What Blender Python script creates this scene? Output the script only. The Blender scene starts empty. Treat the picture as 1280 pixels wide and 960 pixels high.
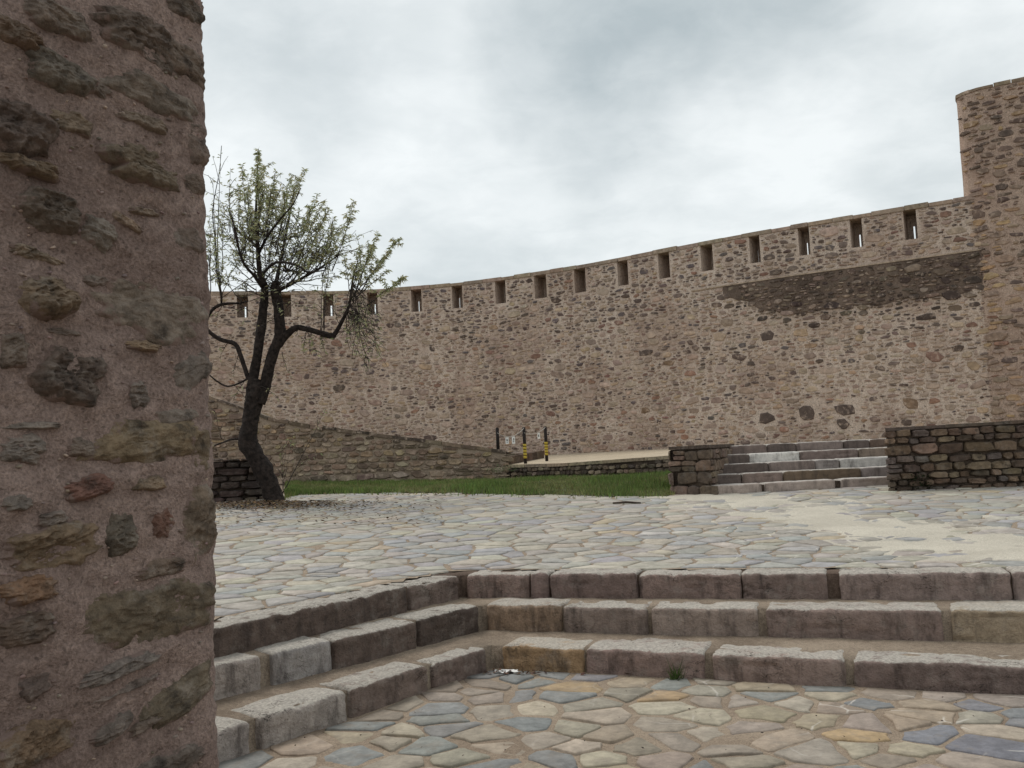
import bpy, math, random
import numpy as np
from mathutils import Vector, Matrix, noise

S = bpy.context.scene
COL = S.collection
R = random.Random(11)

# ------------------------------------------------------------------ camera, world, sun, exposure
EYE, F = 1.6, 1150.0
PITCH, ROLL = math.radians(4.47), math.radians(2.7)
CAM = Vector((0, 0, EYE))
_r0, _u0 = Vector((1, 0, 0)), Vector((0, -math.sin(PITCH), math.cos(PITCH)))
FWD = Vector((0, math.cos(PITCH), math.sin(PITCH)))
RIGHT = _r0 * math.cos(ROLL) - _u0 * math.sin(ROLL)
UP = _r0 * math.sin(ROLL) + _u0 * math.cos(ROLL)

cam_data = bpy.data.cameras.new('camera')
cam_data.sensor_width = 36
cam_data.lens = 36 * F / 1280
cam_data.clip_start, cam_data.clip_end = 0.05, 3000
cam = bpy.data.objects.new('camera', cam_data)
m = Matrix((RIGHT, UP, -FWD)).transposed().to_4x4()
m.translation = CAM
cam.matrix_world = m
COL.objects.link(cam)
S.camera = cam

S.view_settings.view_transform = 'Standard'
S.view_settings.look = 'None'
S.view_settings.exposure = 0.48
S.view_settings.gamma = 1.0

SUN_EL, SUN_AZ = math.radians(56), math.radians(-42)      # azimuth from +Y towards +X
sun_dir = Vector((math.sin(SUN_AZ) * math.cos(SUN_EL), math.cos(SUN_AZ) * math.cos(SUN_EL), math.sin(SUN_EL)))
sd = bpy.data.lights.new('sun', 'SUN')
sd.energy = 1.15
sd.angle = math.radians(28)
sd.color = (1.0, 0.95, 0.88)
sun = bpy.data.objects.new('sun', sd)
sun.rotation_euler = sun_dir.to_track_quat('Z', 'Y').to_euler()
COL.objects.link(sun)


class NT:
    """tiny helper for node trees"""
    def __init__(s, tree):
        s.t = tree
        tree.nodes.clear()

    def n(s, kind, ins=None, **props):
        nd = s.t.nodes.new(kind)
        for k, v in props.items():
            setattr(nd, k, v)
        for k, v in (ins or {}).items():
            s.set(nd.inputs[k], v)
        return nd

    def set(s, sock, v):
        if isinstance(v, bpy.types.NodeSocket):
            s.t.links.new(v, sock)
        elif isinstance(v, bpy.types.Node):
            s.t.links.new(v.outputs[0], sock)
        else:
            sock.default_value = v

    def math(s, op, a, b=None, clamp=False):
        nd = s.n('ShaderNodeMath', operation=op, use_clamp=clamp)
        s.set(nd.inputs[0], a)
        if b is not None:
            s.set(nd.inputs[1], b)
        return nd.outputs[0]

    def vmath(s, op, a, b=None, scale=None):
        nd = s.n('ShaderNodeVectorMath', operation=op)
        s.set(nd.inputs[0], a)
        if b is not None:
            s.set(nd.inputs[1], b)
        if scale is not None:
            s.set(nd.inputs['Scale'], scale)
        return nd.outputs['Value' if op in ('DOT_PRODUCT', 'LENGTH') else 'Vector']

    def noise(s, vec, scale, detail=4, rough=0.55, dist=0.0, color=False):
        nd = s.n('ShaderNodeTexNoise', {'Vector': vec, 'Scale': scale, 'Detail': detail, 'Roughness': rough, 'Distortion': dist})
        return nd.outputs['Color' if color else 'Fac']

    def rng(s, v, a, b, c=0.0, d=1.0, smooth=True):
        nd = s.n('ShaderNodeMapRange', {'Value': v, 'From Min': a, 'From Max': b, 'To Min': c, 'To Max': d})
        nd.interpolation_type = 'SMOOTHSTEP' if smooth else 'LINEAR'
        return nd.outputs[0]

    def mix(s, f, a, b, blend='MIX'):
        nd = s.n('ShaderNodeMix', data_type='RGBA', blend_type=blend)
        s.set(nd.inputs['Factor'], f)
        for k, v in ((6, a), (7, b)):
            if isinstance(v, tuple) and len(v) == 3:
                v = (*v, 1.0)
            s.set(nd.inputs[k], v)
        return nd.outputs[2]

    def scalevec(s, v, xyz):
        return s.vmath('MULTIPLY', v, xyz)


def lin(r, g, b, k=1.0):
    f = lambda c: ((c / 255 + 0.055) / 1.055) ** 2.4 if c > 10 else c / 255 / 12.92
    return (f(r) * k, f(g) * k, f(b) * k)


def ray(px, py):
    return RIGHT * ((px - 640) / F) + UP * ((480 - py) / F) + FWD


world = bpy.data.worlds.new('World')
S.world = world
world.use_nodes = True
w = NT(world.node_tree)
sky = w.n('ShaderNodeTexSky', sky_type='NISHITA', sun_disc=False, sun_elevation=SUN_EL, sun_rotation=SUN_AZ)
gen = w.n('ShaderNodeTexCoord').outputs['Generated']
sep = w.n('ShaderNodeSeparateXYZ', {0: gen})
zz = w.math('ADD', w.math('MAXIMUM', sep.outputs[2], 0.0), 0.22)
uv = w.n('ShaderNodeCombineXYZ', {0: w.math('DIVIDE', sep.outputs[0], zz), 1: w.math('DIVIDE', sep.outputs[1], zz), 2: 3.7})
n1 = w.noise(uv.outputs[0], 0.85, 7, 0.52, 0.25)
n2 = w.noise(uv.outputs[0], 2.6, 5, 0.5, 0.2)
warp = w.vmath('SCALE', w.vmath('SUBTRACT', w.noise(gen, 5.0, 4, 0.55, color=True), (0.5, 0.5, 0.5)), scale=0.20)
wd = w.vmath('NORMALIZE', w.vmath('ADD', gen, warp))
val = w.math('ADD', w.math('MULTIPLY', w.rng(n1, 0.3, 0.7), 0.22), w.math('MULTIPLY', w.rng(n2, 0.3, 0.7), 0.17))
n3 = w.noise(uv.outputs[0], 7.5, 6, 0.6, 0.3)
val = w.math('ADD', val, w.math('MULTIPLY', w.rng(n3, 0.3, 0.7), 0.13))
val = w.math('ADD', val, 0.60)
for (px, py, rad, amt) in ((640, -20, 8, -0.13), (760, 20, 8, -0.15), (880, 0, 8, -0.14), (990, -50, 8, -0.14), (590, 60, 5, -0.08), (700, 80, 5, -0.10), (820, 85, 5, -0.08), (930, 60, 6, -0.10), (360, 20, 8, -0.22), (280, 90, 6, -0.12), (800, 225, 5, -0.09), (690, 235, 3.5, -.05), (600, 320, 7, -0.10), (880, 260, 9, 0.06),
                           (530, 110, 7, 0.12), (1020, 150, 11, 0.05), (960, 215, 9, 0.03), (270, 130, 5, 0.08), (1190, 190, 6, -0.10), (1000, 10, 8, -.10)):
    d0 = ray(px, py).normalized()
    f = w.rng(w.vmath('DOT_PRODUCT', wd, tuple(d0)), math.cos(math.radians(rad * 1.25)), math.cos(math.radians(rad * 0.1)), 0.0, amt)
    val = w.math('ADD', val, f)
cloud = w.mix(w.rng(val, 0.32, 1.02, 0.0, 1.0, False), (3.5, 3.95, 4.05), (6.85, 7.1, 7.05))
col = w.mix(0.92, sky.outputs[0], cloud)
bg = w.n('ShaderNodeBackground', {'Color': col, 'Strength': 0.1})
w.t.links.new(bg.outputs[0], w.n('ShaderNodeOutputWorld').inputs[0])


# ------------------------------------------------------------------ pixel -> place helpers
def at(px, py, Y):
    d = ray(px, py)
    return CAM + d * (Y / d.y)


def on_z(px, py, z):
    d = ray(px, py)
    return CAM + d * ((z - EYE) / d.z)


def project(p):
    v = Vector(p) - CAM
    dz = v.dot(FWD)
    if dz < 0.05:
        return (-9999, -9999, dz)
    return (640 + F * v.dot(RIGHT) / dz, 480 - F * v.dot(UP) / dz, dz)


def smooth(a, b, x):
    t = min(1, max(0, (x - a) / (b - a)))
    return t * t * (3 - 2 * t)


Z1, Z2, Z3 = 0.185, 0.39, 0.585


def gz(x, y):
    """height of the upper court (paving, then grass)"""
    z = Z3 + 0.05 * max(0, min(y, 17.6) - 8.7) - 0.018 * max(0, y - 17.6)
    if x < 0:
        z += -0.035 * x * smooth(18, 24, y)
    return z


def on_ground(px, py):
    d = ray(px, py)
    lo, hi = 3.0, 40.0
    for _ in range(50):
        mid = (lo + hi) / 2
        p = CAM + d * (mid / d.y)
        if p.z > gz(p.x, p.y):
            lo = mid
        else:
            hi = mid
    return CAM + d * (lo / d.y)


# ------------------------------------------------------------------ object helpers
def mk(name, verts, faces, mat, parent=None, smooth_=True, cols=None):
    me = bpy.data.meshes.new(name)
    me.from_pydata([tuple(v) for v in verts], [], faces)
    if smooth_:
        me.polygons.foreach_set('use_smooth', [True] * len(me.polygons))
    if cols is not None:
        a = me.color_attributes.new('Col', 'FLOAT_COLOR', 'POINT')
        a.data.foreach_set('color', np.asarray([(*c[:3], 1.0) for c in cols], dtype=np.float32).ravel())
    if mat:
        me.materials.append(mat)
    return link(name, me, parent)


def link(name, me, parent=None):
    o = bpy.data.objects.new(name, me)
    COL.objects.link(o)
    if parent:
        par(o, parent)
    return o


def par(o, parent):
    o.parent = parent
    M = parent.matrix_basis if not parent.parent else parent.parent.matrix_basis @ parent.matrix_basis
    if not parent.parent:
        o.matrix_parent_inverse = parent.matrix_basis.inverted()
    else:
        o.matrix_parent_inverse = (parent.parent.matrix_basis @ parent.matrix_parent_inverse @ parent.matrix_basis).inverted()


def empty(name, loc):
    o = bpy.data.objects.new(name, None)
    o.empty_display_size = 0.2
    o.location = loc
    o.matrix_basis = Matrix.Translation(Vector(loc))
    COL.objects.link(o)
    return o


def tag(o, label=None, cat=None, group=None, kind=None):
    for k, v in (('label', label), ('category', cat), ('group', group), ('kind', kind)):
        if v:
            o[k] = v
    return o


class MB:
    def __init__(s):
        s.v, s.f, s.c = [], [], []

    def add(s, verts, faces, col=None):
        b = len(s.v)
        s.v.extend(verts)
        s.f.extend([tuple(i + b for i in f) for f in faces])
        if col is not None:
            s.c.extend([col] * len(verts))

    def box(s, c, sx, sy, sz, T=Vector((1, 0, 0)), N=Vector((0, 1, 0)), col=None):
        U = Vector((0, 0, 1))
        c = Vector(c)
        vs = [c + T * (a * sx / 2) + N * (b * sy / 2) + U * (d * sz / 2) for a in (-1, 1) for b in (-1, 1) for d in (-1, 1)]
        s.add(vs, [(0, 1, 3, 2), (4, 6, 7, 5), (0, 4, 5, 1), (2, 3, 7, 6), (0, 2, 6, 4), (1, 5, 7, 3)], col)

    def tube(s, pts, rad, n=6, col=None, rough=0.0):
        pts = [Vector(p) for p in pts]
        vs, fs = [], []
        ref = Vector((0.31, 0.87, 0.2))
        for i, p in enumerate(pts):
            d = (pts[min(i + 1, len(pts) - 1)] - pts[max(i - 1, 0)]).normalized()
            a = d.cross(ref).normalized()
            b = d.cross(a)
            for k in range(n):
                t = 2 * math.pi * k / n
                rr = rad[i]
                if rough:
                    rr *= 1 + rough * noise.noise(Vector((math.cos(t) * 1.7, math.sin(t) * 1.7, i * 0.6 + p.x)))
                vs.append(p + (a * math.cos(t) + b * math.sin(t)) * rr)
            if i:
                o = (i - 1) * n
                for k in range(n):
                    fs.append((o + k, o + (k + 1) % n, o + n + (k + 1) % n, o + n + k))
        fs.append(tuple(range(n))[::-1])
        fs.append(tuple(len(vs) - n + k for k in range(n)))
        s.add(vs, fs, col)

    def build(s, name, mat, parent=None, smooth_=True):
        return mk(name, s.v, s.f, mat, parent, smooth_, s.c if s.c else None)


def grid_faces(nu, nv, keep=None):
    fs = []
    for j in range(nv - 1):
        for i in range(nu - 1):
            a = j * nu + i
            if keep is None or keep(i, j):
                fs.append((a, a + 1, a + nu + 1, a + nu))
    return fs


# ------------------------------------------------------------------ materials
def new_mat(name):
    mt = bpy.data.materials.new(name)
    mt.use_nodes = True
    return mt, NT(mt.node_tree)


def finish(t, color, rough=0.9, bump=None, bdist=0.01, bstr=0.5, spec=0.3, trans=0.0):
    p = t.n('ShaderNodeBsdfPrincipled', {'Base Color': color, 'Roughness': rough, 'Specular IOR Level': spec})
    if bump is not None:
        b = t.n('ShaderNodeBump', {'Height': bump, 'Distance': bdist, 'Strength': bstr})
        t.t.links.new(b.outputs[0], p.inputs['Normal'])
    sh = p.outputs[0]
    if trans:
        tr = t.n('ShaderNodeBsdfTranslucent', {'Color': color})
        sh = t.n('ShaderNodeMixShader', {0: trans, 1: sh, 2: tr.outputs[0]}).outputs[0]
    t.t.links.new(sh, t.n('ShaderNodeOutputMaterial').inputs[0])


def stone_mat(name, src, scale=1.0, mott=0.35, dirt=(0.05, 0.045, 0.04), dirt_amt=0.5, bstr=0.6, bdist=0.012, streak=False, veins=False,
              pale=None, pale_amt=0.0, rough=0.9, fixed=None, rim=None, wear_lit=None, cracks=False):
    """src: 'obj' object colour, 'att' vertex colour, 'fix' one fixed colour"""
    mt, t = new_mat(name)
    pos = t.n('ShaderNodeNewGeometry').outputs['Position']
    if src == 'obj':
        base = t.n('ShaderNodeObjectInfo').outputs['Color']
    elif src == 'att':
        base = t.n('ShaderNodeVertexColor', layer_name='Col').outputs['Color']
    else:
        base = t.n('ShaderNodeRGB')
        base.outputs[0].default_value = (*fixed, 1)
        base = base.outputs[0]
    a = t.noise(pos, 9 * scale, 5, 0.6)
    b = t.noise(pos, 42 * scale, 4, 0.65)
    c = t.noise(pos, 160 * scale, 2, 0.6)
    f = t.math('ADD', t.math('MULTIPLY', a, 0.55), t.math('ADD', t.math('MULTIPLY', b, 0.3), t.math('MULTIPLY', c, 0.15)))
    k = t.rng(f, 0.32, 0.68, 1 - mott, 1 + mott)
    col = t.mix(1.0, base, t.n('ShaderNodeCombineColor', {0: k, 1: k, 2: k}), 'MULTIPLY')
    if pale is not None:
        col = t.mix(t.math('MULTIPLY', t.rng(t.noise(pos, 5.5 * scale, 6, 0.7), 0.5, 0.68), pale_amt), col, pale)
    top = None
    if wear_lit is not None:  # foot wear plus sky light painted pale onto the tops
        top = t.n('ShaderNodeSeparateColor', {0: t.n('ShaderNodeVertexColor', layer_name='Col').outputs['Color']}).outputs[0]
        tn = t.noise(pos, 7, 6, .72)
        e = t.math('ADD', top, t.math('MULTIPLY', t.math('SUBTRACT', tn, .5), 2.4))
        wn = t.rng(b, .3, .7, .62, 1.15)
        col = t.mix(t.math('MULTIPLY', t.rng(e, .45, 1.0), .85), col, t.mix(1.0, wear_lit, t.n('ShaderNodeCombineColor', {0: wn, 1: wn, 2: wn}), 'MULTIPLY'))
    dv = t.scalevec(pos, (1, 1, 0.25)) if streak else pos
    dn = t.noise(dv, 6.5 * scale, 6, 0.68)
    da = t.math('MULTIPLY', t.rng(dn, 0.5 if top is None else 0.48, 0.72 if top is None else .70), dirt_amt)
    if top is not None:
        da = t.math('MULTIPLY', da, t.math('SUBTRACT', 1.0, t.math('MULTIPLY', top, 0.75)))  # dirt mostly spares the tops, so risers also carry painted shade
    col = t.mix(da, col, dirt)
    if cracks:
        cv = t.scalevec(t.vmath('ADD', pos, t.vmath('SCALE', t.vmath('SUBTRACT', t.noise(pos, 8, 3, .5, color=True), (.5, .5, .5)), scale=.10)), (1, 1, 3.2))
        cn = t.noise(cv, 3.6, 5, .62)
        crk = t.rng(t.math('ABSOLUTE', t.math('SUBTRACT', cn, .5)), 0, .012, 1, 0)
        crk = t.math('MULTIPLY', crk, t.rng(t.noise(t.vmath('ADD', pos, (5, 9, 2)), 2.4, 3), .47, .6))
        col = t.mix(t.math('MULTIPLY', crk, .85), col, (0.03, 0.024, 0.02))
    if rim is not None:
        rr = t.n('ShaderNodeSeparateColor', {0: t.n('ShaderNodeVertexColor', layer_name='Col').outputs['Color']}).outputs[0]
        e = t.math('ADD', rr, t.math('MULTIPLY', t.math('SUBTRACT', t.noise(pos, 26, 5, .65), 0.5), 1.5))
        col = t.mix(t.rng(e, 0.80, 0.96), col, rim)
    if veins:
        dp = t.vmath('ADD', pos, t.vmath('SCALE', t.vmath('SUBTRACT', t.noise(pos, 3.0, 3, .5, color=True), (.5, .5, .5)), scale=.22))
        vo = t.n('ShaderNodeTexVoronoi', {'Vector': t.scalevec(dp, (1, 1, 0)), 'Scale': 2.1}, feature='DISTANCE_TO_EDGE')
        line = t.rng(vo.outputs['Distance'], 0.0, 0.022, 1.0, 0.0)
        msk = t.rng(t.noise(t.vmath('ADD', pos, (3.3, 1.1, 0)), 1.7, 3), 0.50, 0.62)
        sx = t.n('ShaderNodeSeparateXYZ', {0: pos}).outputs[0]
        lf = t.math('MULTIPLY', t.math('MULTIPLY', line, msk), t.rng(sx, 0.2, 2.2, 0.12, 0.7))
        col = t.mix(lf, col, (0.62, 0.58, 0.52))
    h = t.math('ADD', t.math('MULTIPLY', a, 0.9), t.math('ADD', t.math('MULTIPLY', b, 0.5), t.math('MULTIPLY', c, 0.22)))
    finish(t, col, rough, h, bdist, bstr, 0.25)
    return mt


M_WSTONE = stone_mat('rubble_stone', 'obj', 1.0, 0.32, dirt=lin(190, 170, 154), dirt_amt=0.85, pale=lin(92, 79, 73), pale_amt=.4)
M_WSTONE_A = stone_mat('rubble_stone_small', 'att', 1.0, 0.32, dirt=lin(190, 170, 154), dirt_amt=0.85, pale=lin(92, 79, 73), pale_amt=.4)
M_NEAR = stone_mat('near_wall_stone', 'obj', 2.2, 0.45, dirt=(0.02, 0.017, 0.015), dirt_amt=0.75, bstr=1.0, bdist=0.012,
                   pale=(0.30, 0.26, 0.22), pale_amt=0.5, rim=lin(126, 108, 100))
M_DARKST = stone_mat('dark_weathered_stone', 'obj', 1.3, 0.40, dirt=(0.022, 0.018, 0.016), dirt_amt=0.72, bstr=0.8, pale=(0.25, 0.23, 0.21), pale_amt=0.25)
M_DARKST_A = stone_mat('dark_weathered_stone_small', 'att', 1.3, 0.40, dirt=(0.018, 0.015, 0.014), dirt_amt=0.7, bstr=0.8, pale=(0.25, 0.23, 0.21), pale_amt=0.25)
M_FLAG = stone_mat('flagstone', 'obj', 1.0, 0.30, dirt=(0.225, 0.19, 0.155), dirt_amt=0.6, bstr=0.35, bdist=0.008, veins=True, rough=0.75)
M_FLAG_A = stone_mat('flagstone_far', 'att', 1.0, 0.2, dirt=(0.29, 0.265, 0.225), dirt_amt=0.6, bstr=0.35, bdist=0.008, rough=0.75)
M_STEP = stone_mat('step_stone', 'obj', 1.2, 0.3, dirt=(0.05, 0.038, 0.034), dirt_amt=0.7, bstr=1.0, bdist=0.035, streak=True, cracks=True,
                   pale=(0.36, 0.32, 0.28), pale_amt=0.35, wear_lit=(0.54, 0.50, 0.44))  # pale tops are wear with painted light, risers stained and shaded
M_STAIR = stone_mat('stair_stone', 'obj', 1.2, 0.25, dirt=(0.05, 0.04, 0.036), dirt_amt=0.6, streak=True, wear_lit=(0.50, 0.47, 0.43))  # same painted light on the tops of the far stairs


def mortar_mat(name, c1, c2, pit=(0.03, 0.025, 0.02), scale=1.0, bstr=0.6, pits=0.5, bdist=0.01, stain=None):
    mt, t = new_mat(name)
    pos = t.n('ShaderNodeNewGeometry').outputs['Position']
    a = t.noise(pos, 1.6 * scale, 6, 0.6)
    b = t.noise(pos, 28 * scale, 4, 0.6)
    c = t.noise(pos, 120 * scale, 3, 0.7)
    col = t.mix(t.rng(t.math('ADD', t.math('MULTIPLY', a, 0.6), t.math('MULTIPLY', b, 0.4)), 0.36, 0.64), c1, c2)
    k = t.rng(c, 0.3, 0.7, 0.72, 1.22)
    col = t.mix(1.0, col, t.n('ShaderNodeCombineColor', {0: k, 1: k, 2: k}), 'MULTIPLY')
    col = t.mix(t.math('MULTIPLY', t.rng(t.noise(pos, 75 * scale, 2, 0.5), 0.60, 0.70), pits), col, pit)
    if stain is not None:
        sn = t.noise(t.scalevec(pos, (1, 1, .22)), 1.5, 5, .6)
        col = t.mix(t.math('MULTIPLY', t.rng(sn, .50, .68), .32), col, stain)
        sn = t.noise(t.vmath('ADD', pos, (31, 7, 3)), .55, 4, .6)
        col = t.mix(t.math('MULTIPLY', t.rng(sn, .5, .66), .35), col, stain)
    h = t.math('ADD', t.math('MULTIPLY', b, 0.8), t.math('MULTIPLY', c, 0.6))
    finish(t, col, 0.95, h, bdist, bstr, 0.15)
    return mt


M_MORTAR = mortar_mat('wall_mortar', lin(192, 173, 158), lin(212, 195, 181), scale=0.3, bstr=1.0, bdist=0.05, pits=0.55, stain=lin(150, 122, 108))  # wide dark pit spots, here and on the tower, paint in small shadows
M_TOWERM = mortar_mat('tower_mortar', lin(170, 147, 133), lin(190, 168, 152), scale=0.3, bstr=1.0, bdist=0.05, pits=0.55, stain=lin(150, 122, 108))
M_BAND = mortar_mat('sooted_mortar', lin(88, 76, 68), lin(126, 110, 99), scale=0.8, bstr=0.8, bdist=0.02)
M_NEARM = mortar_mat('near_mortar', lin(122, 105, 98), lin(154, 135, 126), pit=(0.02, 0.016, 0.014), scale=1.0, bstr=1.0, pits=0.4, bdist=0.014)
M_DARKM = mortar_mat('dark_mortar', lin(52, 44, 40), lin(92, 80, 70), scale=1.2, bstr=0.8)
M_RAMPM = mortar_mat('low_wall_mortar', lin(144, 128, 113), lin(170, 153, 136), scale=0.8, bstr=0.8, bdist=0.02)
M_BED = mortar_mat('paving_joint_mortar', lin(128, 113, 98), lin(154, 139, 122), scale=1.0, bstr=0.7, pits=0.3)
M_LOWM = mortar_mat('low_wall_joint_mortar', lin(70, 60, 53), lin(108, 95, 84), scale=1.2, bstr=0.8)
M_DIRT = mortar_mat('tread_dirt', lin(122, 108, 94), lin(160, 145, 128), scale=1.5, bstr=1.0, pits=0.5, bdist=0.012)
M_STEPCORE = mortar_mat('step_core_mortar', lin(80, 66, 58), lin(112, 96, 84), scale=1.5, bstr=1.0, pits=0.5)
M_SAND = mortar_mat('dusty_sand', lin(172, 165, 152), lin(190, 183, 169), pit=(0.3, 0.27, 0.22), scale=1.0, bstr=0.3, pits=0.2)
M_PATH = mortar_mat('path_concrete', lin(172, 158, 138), lin(192, 178, 156), scale=0.8, bstr=0.4, pits=0.2)
M_EARTH = mortar_mat('bare_earth', lin(92, 84, 62), lin(120, 106, 82), scale=0.5, bstr=0.7)
M_SOIL = mortar_mat('turf_soil', (0.06, 0.07, 0.03), (0.09, 0.095, 0.042), scale=0.7, bstr=0.8)


def simple(name, c, rough=0.8, scale=30, amt=0.25, trans=0.0, bstr=0.3, att=False, bd=.01):
    mt, t = new_mat(name)
    pos = t.n('ShaderNodeNewGeometry').outputs['Position']
    a = t.noise(pos, scale, 4, 0.6)
    k = t.rng(a, 0.3, 0.7, 1 - amt, 1 + amt)
    base = t.n('ShaderNodeVertexColor', layer_name='Col').outputs['Color'] if att else (*c, 1)
    col = t.mix(1.0, base, t.n('ShaderNodeCombineColor', {0: k, 1: k, 2: k}), 'MULTIPLY')
    finish(t, col, rough, a, bd, bstr, 0.2, trans)
    return mt


M_BARK = simple('bark', (0.024, 0.018, 0.0155), 0.9, 14, 0.6, bstr=1.0, bd=.05)
M_TWIG = simple('twig_bark', (0.05, 0.04, 0.034), 0.9, 20, 0.2)
M_LEAF = simple('leaf', None, 0.6, 9, 0.2, trans=0.5, att=True)
M_GRASS = simple('grass_blade', None, 0.7, 3, 0.25, trans=0.25, att=True)
M_FALLEN = simple('dry_leaf', None, 0.8, 9, 0.25, att=True)
M_POST = simple('dark_post_paint', (0.02, 0.015, 0.014), 0.6, 40, 0.3)
M_YEL = simple('yellow_tape', (0.46, 0.34, 0.05), 0.5, 40, 0.15)
M_BLK = simple('black_tape', (0.02, 0.02, 0.02), 0.5, 40, 0.15)
M_WHITE = simple('white_sign', (0.78, 0.77, 0.74), 0.5, 30, 0.06)
M_ROPE = simple('pale_rope', (0.45, 0.42, 0.38), 0.8, 30, 0.1)
M_INK = simple('sign_ink', (0.08, 0.07, 0.07), 0.6, 30, 0.1)
M_STICK = simple('stick_wood', (0.06, 0.045, 0.035), 0.8, 30, 0.3)


# ------------------------------------------------------------------ stone shapes and layouts
def stone_shape(rs, n, sq=3.5, rings=True, reg=False):
    """unit stone: X along the wall, -Y outwards, Z up; buried rim, split flat face, angular outline"""
    pts = []
    ph = rs.random() * 6.28
    sk = rs.uniform(-.18, .18)
    for k in range(n):
        t = 2 * math.pi * (k + rs.uniform(-.33, .33)) / n + ph
        c, s_ = math.cos(t), math.sin(t)
        r = 0.52 / (abs(c) ** sq + abs(s_) ** sq) ** (1 / sq) * (rs.uniform(0.74, 1.05) if sq < 4.5 else rs.uniform(.84, 1.04))
        if reg:
            r = 0.5 / (abs(c) ** 8 + abs(s_) ** 8) ** .125 * rs.uniform(.93, 1.02)
        pts.append((c * r + s_ * r * sk * (.25 if reg else 1), s_ * r + c * r * sk * .5))
    v, f = [], []
    prof = ((1.06, -0.6), (1.0, 0.45), (0.86, 0.92)) if rings else ((1.05, -0.6), (0.94, 0.75))
    tx, tz = rs.uniform(-.5, .5), rs.uniform(-.5, .5)
    for (sc, h) in prof:
        for (x, z) in pts:
            hh = h + (tx * x + tz * z if h > 0 else 0) + (rs.uniform(-.14, .14) if h > 0 else 0)
            v.append((x * sc, -hh, z * sc))
    for r in range(len(prof) - 1):
        for k in range(n):
            a, b = r * n + k, r * n + (k + 1) % n
            f.append((a, b, b + n, a + n))
    v.append((rs.uniform(-.2, .2), -0.95 + rs.uniform(-.2, .2), rs.uniform(-.2, .2)))
    o = (len(prof) - 1) * n
    for k in range(n):
        f.append((o + k, o + (k + 1) % n, len(v) - 1))
    return v, f


_vr = random.Random(5)
_variants = {}


def variants(kind, mat, sq):
    if kind not in _variants:
        out = []
        for i in range(20):
            reg = kind in ('block_stone', 'slab_stone', 'dark_stone')
            v, f = stone_shape(_vr, _vr.choice((6, 7, 7, 8, 9)) if not reg else _vr.choice((9, 10, 12)), sq, True, reg)
            me = bpy.data.meshes.new(kind)
            me.from_pydata(v, [], f)
            me.materials.append(mat)
            out.append(me)
        _variants[kind] = out
    return _variants[kind]


class Path:
    """plan line of a wall, s runs left to right as seen from its face"""
    def __init__(s, pts, step=0.1, smooth_n=0):
        P = np.array([(p[0], p[1]) for p in pts], float)
        d = np.r_[0, np.cumsum(np.hypot(*np.diff(P, axis=0).T))]
        n = max(2, int(d[-1] / step) + 1)
        q = np.linspace(0, d[-1], n)
        X, Y = np.interp(q, d, P[:, 0]), np.interp(q, d, P[:, 1])
        for _ in range(smooth_n):
            X[1:-1] = (X[:-2] + X[1:-1] * 2 + X[2:]) / 4
            Y[1:-1] = (Y[:-2] + Y[1:-1] * 2 + Y[2:]) / 4
        s.q = np.r_[0, np.cumsum(np.hypot(np.diff(X), np.diff(Y)))]
        s.X, s.Y, s.L = X, Y, s.q[-1]
        tx, ty = np.gradient(X), np.gradient(Y)
        l = np.hypot(tx, ty)
        s.tx, s.ty = tx / l, ty / l

    def frame(s, q):
        i = lambda a: float(np.interp(q, s.q, a))
        T = Vector((i(s.tx), i(s.ty), 0)).normalized()
        return Vector((i(s.X), i(s.Y), 0)), T, Vector((T.y, -T.x, 0))

    def p(s, q, z, d=0.0):
        o, T, N = s.frame(q)
        if q < 0:
            o = o + T * q
        if q > s.L:
            o = o + T * (q - s.L)
        o = o - N * d
        o.z = z
        return o

    def s_at_px(s, px, z):
        pr = [project((x, y, z))[0] for x, y in zip(s.X, s.Y)]
        return float(np.interp(px, pr, s.q))


def pack(W, H, z0, sizes, seed, cell=0.03, blocked=None, gap=1):
    """irregular rubble: big stones first, then smaller ones into what is left"""
    rs = random.Random(seed)
    nx, nz = int(W / cell), int(H / cell)
    occ = np.zeros((nx, nz), bool)
    if blocked:
        for (a, b, c, d) in blocked:
            occ[max(0, int(a / cell)):max(0, int(b / cell) + 1), max(0, int((c - z0) / cell)):max(0, int((d - z0) / cell) + 1)] = True
    out = []
    for (tries, w0, w1, h0, h1) in sizes:
        for _ in range(tries):
            wv, hv = rs.uniform(w0, w1), rs.uniform(h0, h1)
            cw, ch = max(2, round(wv / cell)), max(2, round(hv / cell))
            if nx - cw <= 0 or nz - ch <= 0:
                continue
            i, j = rs.randrange(nx - cw), rs.randrange(nz - ch)
            if occ[i:i + cw, j:j + ch].any():
                continue
            occ[i:i + cw + gap - 1, j:j + ch + gap - 1] = True
            out.append([(i + cw / 2) * cell, z0 + (j + ch / 2) * cell, (cw - gap * 0.8) * cell, (ch - gap * 0.7) * cell])
    return out


def courses(W, z0, z1, h0, h1, k0, k1, seed, gap=0.02):
    rs = random.Random(seed)
    out, z = [], z0
    while z < z1 - 0.03:
        h = min(rs.uniform(h0, h1), z1 - z)
        x = -rs.random() * h
        while x < W:
            wd_ = h * rs.uniform(k0, k1)
            if rs.random() < 0.18 and h > 0.12:
                for q in (0, 1):
                    out.append([x + wd_ / 2, z + h * (0.25 + 0.5 * q), wd_ - gap, h / 2 - gap])
            else:
                out.append([x + wd_ / 2 + rs.uniform(-.01, .01), z + h / 2 + rs.uniform(-.012, .012), wd_ - gap, h - gap])
            x += wd_
        z += h
    return out


def jit(c, rs, a=0.12):
    k = 1 + rs.uniform(-a, a)
    return tuple(max(0.004, v * k * (1 + rs.uniform(-a, a) * 0.35)) for v in c)


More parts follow.
